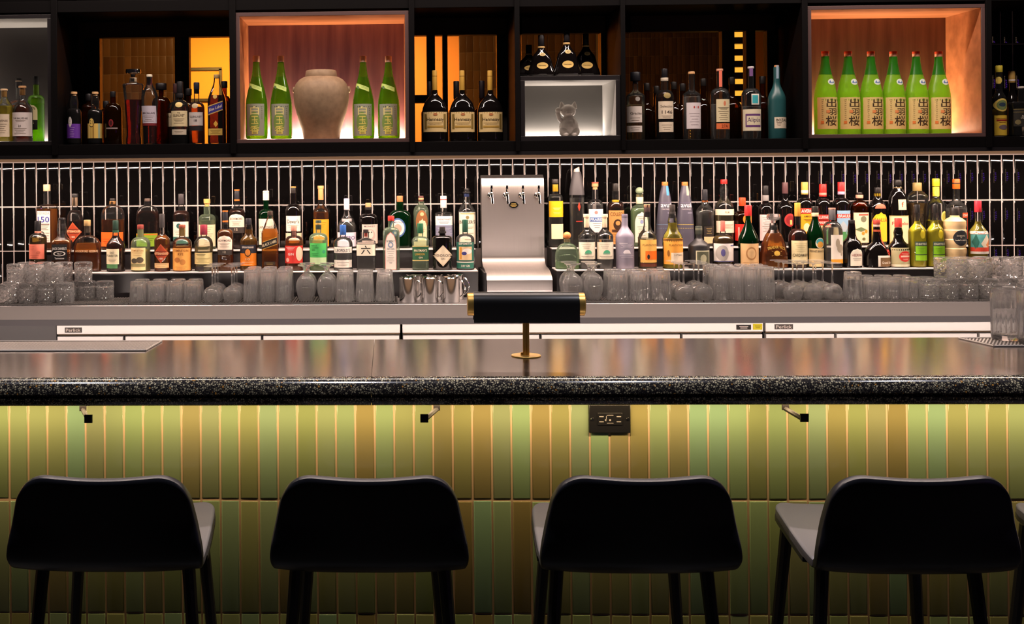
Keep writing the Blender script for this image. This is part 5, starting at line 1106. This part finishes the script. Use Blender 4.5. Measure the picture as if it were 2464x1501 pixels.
B('dark cherry liqueur bottle with white keyhole label and red lettering', 'F', 2050, 46, 528, 584, 566, 14, (536, '#1c1816', 15), 'k', None, [('arch', 2039, 596, 2071, 638, '#e4dcc8', [('t', 'HEERING', 2055, 612, 6, 26, '#8a2c2c'), lines(2044, 620, 2066, 624, 2)])], prof=[(21, 660), (22.5, 657), (23, 650), (23, 590), (20, 580), (12, 572), (9, 562), (9, 548), (7.5, 536)], dr=.95)
B('dark round-shouldered orange liqueur bottle with red ribbon and small brown label', 'F', 2110, 62, 527, 610, 578, 20, (538, '#b04436', 17), 'k', None, [('rect', 2103, 613, 2143, 644, '#e4d8c8', [('rect', 2108.5, 618, 2141, 639, '#7a5c3c'), ('t', 'Grand Bar', 2125, 630, 6, 26, '#e8dcc8')])], dr=.8,
  prof=[(28, 660), (31, 656), (31.5, 645), (31, 618), (27, 600), (20, 590), (11, 582), (10, 568), (8, 552), (7.5, 536)], bands=[(538, 551, '#e0b4a4', 15.5), (551, 586, '#8a3a20', 17)],
  extra=lambda t, Z, s, surf: MB().add([p for q in [(3, 553), (9, 575), (13, 588), (20, 603), (24, 613)] for p in (surf((q[0]-3)*s, Z(q[1]), .0015), surf((q[0]+4)*s, Z(q[1]-2), .0015))], [(2*i, 2*i+1, 2*i+3, 2*i+2) for i in range(4)]).build('ribbon', paper('#d8483c'), t))
B('dark rum bottle with red cap and floral label with red medallion', 'F', 2162, 50, 523, 588, 566, 14, (545, '#d04038', 17), 'k', None, [('rect', 2140, 594, 2186, 640, '#a8a078', [('oval', 2154, 602, 2184, 628, '#d03028'), lines(2160, 608, 2180, 611, 2, '#f0c8b0'), ('b', 2158, 613, 2181, 617, '#f0c8b0'), lines(2162, 621, 2178, 623, 2, '#f0c8b0'), ('b', 2140, 634, 2186, 640, '#e4d8b8')])], prof=[(23, 660), (24.5, 657), (25, 650), (25, 600), (22, 588), (13, 578), (10, 568), (11, 558), (8, 546)], dr=.9)
for cx, lb in ((2208, 'left one of the pair'), (2251, 'right one of the pair')):
    B('bright yellow-green herbal liqueur bottle with green label, '+lb, 'F', cx, 41, 490, 556, 530, 13, (510, '#1e1c1c', 13), 'c', (530, 'chart'), [('rect', cx-13, 579, cx+19, 626, '#3a4a3c', [('rect', cx-12, 590, cx+18, 610, '#7ab81c'), ('rect', cx-12, 612, cx+18, 625, '#8ac01c'), ('t', 'CHARTREUSE', cx+3, 585, 5, 29, '#e4e4c8'), lines(cx-8, 595, cx+8, 604, 3, '#4a7a10')]), ('oval', cx-2, 550, cx+10, 572, '#b8a81c')], 's')
B('beehive-ribbed tan ginger liqueur bottle with black round seal', 'F', 2298, 52, 497, 525, 520, 20, (518, '#26221f', 20), M('tan_frosted_glass', (0.62, 0.44, 0.22), 0.35), None, [('oval', 2284, 551, 2320, 589, '#26262a', [('t', 'DOMAINE', 2302, 565, 4, 21, '#e8dcc4'), ('t', 'DE', 2302, 569, 2.5, 4, '#e8dcc4'), ('t', 'CANTON', 2302, 574.5, 5, 27, '#e8dcc4')])], dr=.95,
  prof=[(25, 660), (26, 655), (26, 630), (24, 618), (24, 616), (26, 606), (26, 597), (24.2, 595), (24.2, 593), (26, 584), (26, 575), (24.2, 573), (24.2, 571), (26, 562), (26, 552), (24.2, 550), (24.2, 548), (25.5, 540), (25, 530), (18, 524), (11, 520), (10, 516)])
B('slim yellow liqueur bottle with red cap and teal mountain label at the right end', 'F', 2354, 44, 480, 562, 530, 13, (508, '#c82c3a', 16), 'c', (531, 'yellow'), [('rect', 2333, 554, 2374, 609, '#5aa4a0', [('b', 2333, 554, 2374, 561, '#e4dcd0'), ('t', 'ALPE', 2354, 557.5, 5, 36, '#d04a3c'), ('diamond', 2350, 562, 2378, 606, '#ecdcc0'), ('diamond', 2362, 570, 2388, 604, '#e08850'), ('diamond', 2334, 560, 2347, 600, '#2c6a5c'), ('b', 2333, 593, 2374, 603, '#d84a34'), ('b', 2333, 603, 2374, 609, '#e4dcd0')])], 's')
# ---------------- grey box at the left end
B('pale gold whisky bottle cut by the left edge of the picture', 'K0', 11, 40, 215, 258, 234, 14, (222, '#d8b890', 17), 'c', (256, 'yellow'), [('rect', -6, 276, 27, 330, '#c8b8a0', [('t', 'BALVENIE', 10, 292, 5, 28, '#5a4a40'), lines(-2, 300, 22, 320, 5)])], 's', capk='cork', bands=[(221, 234, '#c89850', 14)])
B('clear whisky bottle with dark cap half hidden in the grey box', 'K0b', 46, 44, 190, 250, 240, 14, (212, '#1c1a1c', 15), 'c', (255, 'orange'), [('rect', 28, 264, 62, 300, '#c8b8a8')], 'r', bands=[(196, 198, '#a08a70', 15.4)])
B('whisky bottle with white label and wooden stopper in the grey box', 'K0', 55, 47, 208, 268, 232, 14, (216, '#c89a6c', 18), 'c', (253, 'dark'), [('rect', 33, 272, 79, 328, '#cfc4c0', [('t', 'THE BALVENIE', 55, 286, 4, 34, '#4a4044'), lines(44, 291, 68, 294, 2), ('t', '21', 55, 304, 5, 6, '#4a4044'), lines(40, 310, 70, 322, 4)])], 's', capk='cork', bands=[(216, 230, '#c08a48', 14)])
B('green glass whisky bottle with black cap and cream-black label in the grey box', 'K0b', 88, 38, 185, 240, 229, 15, (206, '#16161a', 14.5), 'g', (250, 'green'), [('arch', 60, 253, 96, 290, '#d8cc9c', [('t', 'BON', 82, 262, 8, 18, K)]), ('rect', 70, 290, 96, 313, '#1c1c18', [('t', '15', 84, 297, 5, 8, '#d8cc9c')])], 'r', bands=[(206, 228, '#c8bc98', 13)])
# ---------------- first open bay
B('slim clear whisky bottle with purple lower label in the first bay', 'U', 179, 34, 222, 262, 254, 13, (231, '#c8a070', 15), 'c', (264, 'black'), [('rect', 163, 299, 195, 333, '#5a2c8a', [lines(172, 308, 184, 328, 5, '#b8a0d0')]), ('oval', 169, 282, 178, 306, '#cfc8c4', [('l', 171, 290, 176, 298, 3, '#3a3034')])], 'r', capk='cork', prof=[(15, 348), (17, 345), (17, 272), (15, 265), (9, 261), (10, 245), (8, 236), (6.5, 230)])
B('clear whisky bottle with gold striped label numbered 21', 'U', 230, 36, 222, 264, 254, 14, (231, '#c8a070', 15), 'c', (266, 'black'), [('rect', 213, 298, 247, 333, '#c0a050', [('b', 218, 298, 220, 333, '#e0c880'), ('b', 240, 298, 244, 333, '#8a9a80'), ('b', 228, 298, 231, 333, '#8a6a30')]), ('oval', 218, 284, 232, 307, '#1c1a18', [('oval', 219.5, 286, 230.5, 305, '#d8b860'), ('t', '21', 225, 295, 9, 7, K)])], 'r', capk='cork', prof=[(16, 348), (18, 345), (18, 274), (16, 267), (9.5, 262), (10.5, 245), (8, 236), (7, 230)])
B('dark whisky bottle with black cap and faint red crest in the first bay', 'U', 273, 42, 221, 270, 248, 14, (235, '#141214', 14), 'a', (252, 'black'), [('oval', 267, 288, 278, 306, '#7a2024', [('oval', 269, 291, 276, 303, '#3a1012')]), ('rect', 260, 308, 287, 311, '#8a7a78')], 'r')
B('flared crystal decanter of dark red spirit with silver disc stopper', 'U', 322, 50, 168, 205, 198, 18, (186, M('silver', (0.7, 0.68, 0.66), .15, 1), 37), 'c', (241, 'red'), [], dr=.8, n=3, capk='disc',
  prof=[(17, 348), (18, 347), (18, 334), (16.5, 325), (17.5, 290), (21, 240), (25, 206), (23, 203), (10, 200), (8.5, 190)], bands=[(188, 198, '#d8c0a0', 17)])
B('teardrop whisky bottle with lilac label, white cap and dark red neck', 'U', 361, 42, 180, 234, 206, 14, (187, '#cfc4ac', 14), 'c', (303, 'red'), [('rect', 343, 256, 378, 303, '#b8b0bc', [('t', 'MACALLAN', 361, 273, 5, 28, '#4a3c44'), lines(348, 280, 374, 292, 4), ('b', 343, 297, 378, 303, '#6a2026')])], prof=[(15, 348), (16, 345), (16.5, 300), (18.5, 270), (20.5, 245), (20, 232), (15, 218), (8.5, 207), (7, 200), (7, 186)], bands=[(188, 206, '#6a1c22', 13)])
B('amber whisky bottle with cream label half behind the cream-labelled one', 'V', 424, 38, 202, 262, 245, 13, (225, '#3a2020', 13), 'c', (262, 'amber'), [('rect', 405, 273, 440, 305, '#c8b898', [('t', 'GLENLIVET', 420, 281, 5, 30, '#5a4434')])], 'r')
B('whisky bottle with dark flared neck capsule and cream label', 'U', 434, 43, 197, 262, 240, 14, (226, '#1c1a1c', 15), 'c', (315, 'black'), [('rect', 415, 268, 453, 305, '#c8b890', [('t', 'THE', 434, 273, 3, 7, '#4a3c30'), ('t', 'GLENLIVET', 434, 279, 6, 27, '#4a3c30'), lines(421, 287, 447, 297, 4)]), ('rect', 417, 312, 451, 325, '#b8ac98', [lines(424, 317, 444, 320, 2)]), ('oval', 426, 247, 443, 260, '#c8b070')], 'r', bands=[(201, 209, '#a08a60', 13.6), (226, 236, '#1c1a1c', 19)])
B('whisky bottle with navy cap and grey label numbered 18', 'U', 474, 38, 199, 262, 245, 13, (216, '#1c2030', 14), 'c', (258, 'amber'), [('rect', 457, 271, 490, 303, '#b8b0ac', [('t', 'GLENLIVET', 474, 282, 5, 28, '#3a3438'), ('t', '18', 474, 291, 6, 7, '#3a3438')]), ('rect', 458, 304, 490, 315, '#1c1a1e'), ('oval', 465, 250, 480, 262, '#a89878')], 'r', bands=[(216, 226, '#242a3c', 12)])
B('square whisky bottle with slanted blue label and gold base label', 'U', 523, 42, 180, 248, 190, 14, (189, '#a88c5c', 15), 'c', (230, 'dark'), [('rect', 505, 250, 539, 272, '#34307a', [('t', 'Blue Label', 522, 261, 7, 30, '#d8c8b0'), ('b', 505, 250, 539, 252.5, '#b89a58'), ('b', 505, 270, 539, 272.5, '#b89a58')], .36), ('rect', 505, 310, 538, 326, '#c0a050', [lines(509, 314, 534, 322, 4, '#8a7030')]), ('oval', 516, 229, 526, 239, '#b89a50'), ('diamond', 517, 291, 528, 307, '#c8a040')], 's', 5, .95)
for cx, w, top, sh, nk, cp_, lq, lb in ((214, 34, 227, 262, 250, '#141214', 'amber', 'dark bottle standing behind the gold-striped one'), (256, 30, 244, 275, 262, '#141214', 'dark', 'small dark bottle behind the black one with the crest'), (389, 44, 201, 250, 232, '#141012', 'amber', 'amber bottle with wide black stopper in the back row of the first bay'), (455, 32, 214, 262, 244, '#141214', 'amber', 'amber bottle in the back row between the cream and grey labels'), (541, 30, 196, 250, 230, '#141214', 'amber', 'amber bottle in the back row behind the slanted blue label')):
    B(lb, 'V', cx, w, top, sh, nk, 12, (top+16, cp_, 15 if w < 40 else 26), 'a', (sh-6, lq), [], 'r')
# ---------------- lit box: green sake bottles around the jar
def sake1(cx, lb):
    B(lb, 'K1', cx, 53, 135, 250, 160, 14.5, (150, '#e4bca4', 16), 'g', (186, 'green'), [('rect', cx-22, 251, cx+20, 327, '#8f9482', [('oval', cx-16, 270, cx+10, 320, '#74924a'), ('t', '白', cx-2, 267, 21, 21, '#d8d08a'), ('t', '玉', cx-2, 290, 19, 17, '#d8d06a'), ('t', '香', cx-2, 313, 20, 22, '#d8d06a'), lines(cx+13, 262, cx+16, 285, 6, '#3a3a34')]), ('rect', cx-17, 206, cx+14, 216, '#b8d070', [('oval', cx-15, 207.5, cx-9, 214.5, '#5a7a4a'), lines(cx-6, 210, cx+12, 213, 2, '#7a9a4a')], -.38)],
      prof=[(24, 334), (26, 331), (26.5, 320), (26.5, 258), (25, 240), (20.5, 218), (14.5, 195), (10.5, 178), (8.2, 160), (7.5, 150), (7.3, 146)], name='sake_bottle')
for cx, lb in ((618, 'green sake bottle at the left end of the jar box'), (677, 'green sake bottle just left of the stoneware jar'), (875, 'green sake bottle just right of the stoneware jar'), (936, 'green sake bottle at the right end of the jar box')): sake1(cx, lb)
m_frost = frosted('frosted_green_glass', (0.45, 0.88, 0.04)); m_frostd = frosted('frosted_dark_green_glass', (0.06, 0.42, 0.02))
def sake2(cx, lb):
    def neck(t, Z, s, surf):
        MB().lathe([(15.3*s, Z(178)), (11.4*s, Z(160)), (9.6*s, Z(145)), (9.3*s, Z(134))], 30, cap=False).build('neck', m_frostd, t)
    B(lb, 'K2', cx, 55, 121, 240, 150, 18, (134, '#d8a088', 17.5), m_frost, None, [('rect', cx-24, 234, cx+26, 311, '#cfb878', [('t', '出', cx+6, 248, 21, 25, '#3a2c1c'), ('t', '羽', cx+8, 269, 16, 21, '#3a2c1c'), ('t', '桜', cx+5, 291, 24, 27, '#3a2c1c'), lines(cx-17, 240, cx-13, 288, 11, '#5a4a2c'), ('rect', cx-7, 265, cx+1, 272, '#d88a50'), ('rect', cx-18, 291, cx-12, 298, '#d07838'), lines(cx+22, 242, cx+24, 285, 9, '#5a4a2c')]), ('oval', cx-1, 189, cx+18, 204, '#c8d4c8', [('dome', cx+2, 192, cx+15, 199, '#4a6aa8'), ('diamond', cx+5, 191, cx+13, 198, '#d8e0d8')])],
      prof=[(25, 326), (27, 324), (27.3, 316), (27.3, 240), (26, 222), (21, 198), (15.2, 178), (11.2, 160), (9.4, 145), (9, 134)], name='sake_bottle', bands=[(121, 127, '#d85030', 17.8)], extra=neck)
for i, cx in enumerate((1987, 2042, 2097, 2151, 2206, 2260)):
    sake2(cx, 'frosted green sake bottle with brush-lettered label, %s from the left in the lit row' % ORD[i])
# ---------------- second open bay: cognac
for cx, lb in ((1047, 'left one'), (1113, 'middle one'), (1180, 'right one')):
    B('dark cognac bottle with gold capsule and cream label, %s of three' % lb, 'U', cx, 62, 169, 270, 226, 13.5, (218, '#b8903c', 12), 'k', None, [('rect', cx-28, 270, cx+28, 318, '#cdb37c', [('t', 'Hennessy', cx, 289, 10.5, 40, '#3a2c1c'), ('rect', cx-25, 275, cx-20, 311, '#7a6430'), ('rect', cx+20, 275, cx+25, 311, '#7a6430'), ('rect', cx-19, 303, cx+19, 308, '#a8863c'), lines(cx-18, 296, cx+18, 299, 2, '#9a8250'), ('oval', cx-5, 273, cx+5, 279, '#a86a40')])],
      prof=[(28, 348), (30, 345), (31, 335), (31, 272), (29.5, 260), (24, 246), (14, 234), (8, 228), (7, 224), (6.5, 217)], dr=.82, bands=[(182, 184, '#8a6420', 12.3)])
for cx, top, cw, ccol, lb in ((1034, 196, 11, '#120e10', 'dark bottle half hidden behind the left cognac bottle'), (1099, 195, 14, '#120e10', 'dark bottle half hidden behind the middle cognac bottle'), (1160, 194, 14, '#140c12', 'dark-capped bottle in the back row beside the right cognac bottle')):
    B(lb, 'V', cx, 40, top, 272, 250, 13, (top+42, ccol, cw), 'a', (255, 'dark'), [], 's')
# ---------------- cognac decanters on the cat box
for row, cx, top, lb in (('C', 1303, 84, 'left front one'), ('C', 1364, 71, 'tall middle one'), ('Cb', 1410, 80, 'right one behind'), ('Cb', 1273, 108, 'far left one behind')):
    d = top-80; yb_ = 183; hgt = yb_-top; q = lambda f: yb_-hgt*f
    B('grape-leaf shaped dark cognac decanter with oval gold label, '+lb, row, cx, 68, top, q(.3), q(.62), 16, (q(.74), '#141012', 15), 'k', None, [('oval', cx-13, q(.32), cx+14, q(.16), '#c8a860', [('t', 'Hennessy', cx, q(.24), 3.5, 18, '#4a3418')]), ('oval', cx-6, q(.56), cx+8, q(.47), '#c8b078', [('t', 'XO', cx+1, q(.515), 5, 7, '#4a3418')])],
      prof=[(31, yb_), (34, q(.02)), (34.5, q(.06)), (31, q(.16)), (26.5, q(.28)), (24.5, q(.38)), (21, q(.48)), (13, q(.58)), (8.5, q(.65)), (8, q(.72)), (7.5, q(.75))], dr=.6, n=2.3, bands=[(q(.72), q(.68), '#c8a468', 17)])
# ---------------- third open bay
B('clear mezcal bottle with wide black cap and off-white labels at the left of third bay', 'U', 1530, 44, 172, 232, 215, 13, (194, '#14141a', 24), 'c', (252, 'pale'), [('rect', 1508, 256, 1541, 295, '#cfc4bc', [('t', 'Gracias', 1527, 273, 6, 26, '#5a5048'), lines(1514, 284, 1536, 290, 2)]), ('rect', 1508, 303, 1541, 318, '#cfc4bc', [lines(1514, 308, 1536, 313, 2)]), ('oval', 1525, 233, 1536, 244, '#9a958e')], 's', bands=[(194, 200, '#b8b4b8', 12)])
B('amber mezcal bottle with handwritten label reading a number and gold seal', 'U', 1600, 44, 164, 236, 215, 17, (186, '#141216', 15), 'c', (233, 'dark'), [('rect', 1582, 244, 1617, 286, '#d8c8b0', [('t', 'Seleccion', 1600, 256, 6, 28, '#5a4a40'), ('t', '1146', 1601, 270, 8, 25, '#4a3e38'), lines(1588, 279, 1612, 282, 2)]), ('rect', 1583, 294, 1617, 318, '#d8c8b0', [lines(1588, 301, 1612, 312, 3)]), ('oval', 1593, 223, 1610, 237, '#8a7a4a')], 'r', bands=[(186, 194, '#c8bca8', 18)])
B('clear mezcal bottle with tall cork and plain white label with three red marks', 'U', 1665, 42, 171, 228, 214, 15, (177, CORK, 16), 'c', (232, 'water'), [('rect', 1649, 247, 1684, 310, '#d0c6c8', [('oval', 1664, 255, 1667, 261, '#a83a34'), ('oval', 1669, 255, 1671, 261, '#b8a8a8'), ('oval', 1674, 255, 1677, 261, '#a83a34'), lines(1654, 273, 1680, 300, 5, '#a89aa0')])], 's')
B('clear mezcal bottle with pink neck strip and cream label with orange foot', 'U', 1733, 46, 164, 230, 210, 15, (168, '#c8a07c', 16), 'c', (250, 'water'), [('rect', 1719, 239, 1752, 294, '#cfc29c', [('oval', 1735, 243, 1741, 255, '#c87858'), lines(1722, 259, 1749, 263, 3, '#5a5040'), lines(1723, 268, 1748, 288, 5)]), ('rect', 1719, 297, 1752, 311, '#d06a3c', [('t', '27A', 1738, 304, 8, 16, '#7a3018')]), ('rect', 1729.5, 165, 1737, 208, '#d87058')], 'r', bands=[(164, 170, '#c87460', 15.8)])
B('clear mezcal bottle with purple patterned label and turquoise stamp', 'U', 1808, 46, 158, 232, 210, 14, (163, '#b8b0b0', 15), 'c', (255, 'water'), [('rect', 1786, 263, 1827, 315, '#cfc4a8', [('rect', 1790, 274, 1825, 306, '#5a3468'), ('rect', 1792, 279, 1824, 301, '#cfc4a8'), ('t', 'Alipús', 1808, 290, 14, 30, '#4a3058')]), ('rect', 1802, 226, 1821, 252, '#d0ccc0', [('rect', 1804, 229, 1818, 249, '#3aa0a8')]), ('rect', 1803, 159, 1811, 182, '#6a4a78')], 'r')
B('matte teal mezcal bottle with small off-white label', 'U', 1870, 42, 155, 240, 195, 15, (161, '#b87a4a', 12), M('teal_ceramic', H('#1f4a4c'), 0.35), None, [('rect', 1858, 282, 1890, 309, '#cfc2ac', [('t', 'BOZAL', 1875, 289, 6.5, 26, K), lines(1862, 295, 1874, 302, 3)]), ('rect', 1867, 156, 1873, 188, '#8aa0b0')], 's', dr=1)
for cx, w, top, lb in ((1557, 40, 199, 'amber bottle in the back row right of the wide black cap'), (1580, 34, 206, 'slim amber bottle in the back row left of the handwritten label'), (1622, 38, 196, 'dark amber bottle in the back row right of the handwritten label'), (1643, 34, 200, 'slim amber bottle in the back row left of the plain white label'), (1693, 38, 188, 'amber bottle in the back row right of the plain white label'), (1762, 44, 184, 'tall dark bottle in the back row before the glowing slats'), (1836, 42, 182, 'dark bottle in the back row beside the turquoise stamp'), (1903, 40, 170, 'dark bottle standing in the shade right of the teal one')):
    B(lb, 'V', cx, w, top, top+72, top+44, 14, (top+18, '#15110f', 15), 'a', (top+78, 'dark'), [], 's')
# ---------------- bay at the right end
B('tall yellow liqueur bottle with yellow cap and round crest at the right end', 'U', 2405, 32, 155, 238, 215, 16, (172, '#b8a838', 16), 'c', (262, 'yellow'), [('oval', 2389, 236, 2420, 268, '#c8b058', [('oval', 2393, 240, 2416, 264, '#6a7a4a'), ('oval', 2397, 246, 2412, 256, '#2a3a4a')]), ('rect', 2390, 277, 2420, 326, '#c8a838', [('b', 2393, 287, 2417, 291, '#8a2820'), lines(2392, 285, 2418, 294, 3, '#8a2820'), ('oval', 2397, 300, 2417, 312, '#6a5a60')]), ('oval', 2394, 183, 2408, 200, '#c8b058')], 's', bands=[(173, 192, '#b8a848', 15)])
B('dark bottle with gold cap in the back row at the right end', 'V', 2436, 34, 168, 250, 215, 14, (197, '#a8884a', 15), 'k', None, [], 's', bands=[(189, 193, '#d0c8c0', 15.4)], dr=1)
B('dark square bottle with clear neck and black label cut by the right edge', 'U', 2458, 60, 206, 246, 243, 15, (211, '#a8a098', 16), 'c', (250, 'black'), [('rect', 2430, 262, 2485, 304, '#26241f', [('t', 'AGAVE', 2455, 279, 4, 18, '#c8c0b0'), ('t', 'LIQUEUR', 2455, 284, 4, 22, '#c8c0b0'), ('b', 2430, 262, 2485, 263, '#8a7a4a'), ('b', 2430, 269, 2485, 270, '#8a7a4a'), ('oval', 2432, 288, 2444, 300, '#6a6040')])], 'r', 4, .8)
# ================================================================== ceiling downlights over the stools and the bar
m_lens = M('lamp_lens', (0.9, 0.85, 0.8), 0.4)
def downlight(x, y, power, col, label, size=0.14):
    t = thing('downlight', label, 'ceiling light', (x, y, 3.2), group='ceiling downlights')
    MB().lathe([(.09, -.012), (.10, -.004), (.10, 0), (.08, 0), (.075, -.01)], 28, cap=False).build('trim_ring', m_blackmetal, t)
    MB().lathe([(.075, -.002), (.0005, -.002)], 28, cap=False).build('lens', m_lens, t)
    l = bpy.data.lights.new('downlight_lamp', 'AREA'); l.shape = 'DISK'; l.size = size; l.energy = power; l.color = col; l.spread = math.radians(60)
    o = bpy.data.objects.new('downlight_lamp', l); COL.objects.link(o); o.parent = t; o.location = (0, 0, -.02)
for i, x in enumerate((-1.4, -0.2, 1.0, 2.2)):
    downlight(x, 2.63, 5.0, (0.92, 0.90, 1.0), '%s recessed ceiling downlight over the stools, out of view' % ORD[i])
t = thing('linear_light', 'long slim ceiling light above the aisle behind the bar, out of view', 'ceiling light', (0.5, 4.25, 3.2))
MB().box(-2.55, -.04, -.05, 2.55, .04, 0).build('housing', m_blackmetal, t)
# violet tube lights on the side wall, mirrored in the black tiles
tag(MB().box(5.9, -2.5, 0, 6.0, 6.0, 3.2).build('wall_right', M('dark_plaster', (0.02, 0.018, 0.02), 0.8), smooth=False), kind='structure')
m_violet = M('violet_tube', (0.3, 0.1, 0.9), 0.4); bb = m_violet.node_tree.nodes['Principled BSDF']
bb.inputs['Emission Color'].default_value = (0.28, 0.06, 1.0, 1); bb.inputs['Emission Strength'].default_value = 5.0
t = thing('neon_sign', 'stack of violet light tubes on the side wall, out of view', 'light', (5.9, -1.0, 1.2))
MB().box(-.03, -.65, 0, 0, .65, .62).build('back_board', m_blackmetal, t)
for k, (z, y0, y1) in enumerate(((.08, -.5, .1), (.2, -.35, .5), (.32, -.6, .55), (.44, -.2, .35), (.55, -.55, .3))):
    MB().tube([(-.05, y0, z), (-.05, y1, z)], .016, 8).build('tube', m_violet, t)
m_bulb = M('warm_bulb', (0.9, 0.7, 0.5), 0.4); bb = m_bulb.node_tree.nodes['Principled BSDF']
bb.inputs['Emission Color'].default_value = (1.0, 0.62, 0.38, 1); bb.inputs['Emission Strength'].default_value = 9.0
for c, y in enumerate((-2.35, -2.1, -1.88)):
    t = thing('string_light', 'hanging string of warm bulbs by the side wall, %s from the corner, out of view' % ORD[c], 'light', (5.82, y, 3.2), group='string lights')
    MB().tube([(0, 0, 0), (0, 0, -2.1)], .004, 6).build('cable', m_blackmetal, t)
    for k in range(9): MB().ball((0, 0, -1.2-.11*k), .02, 10).build('bulb', m_bulb, t)
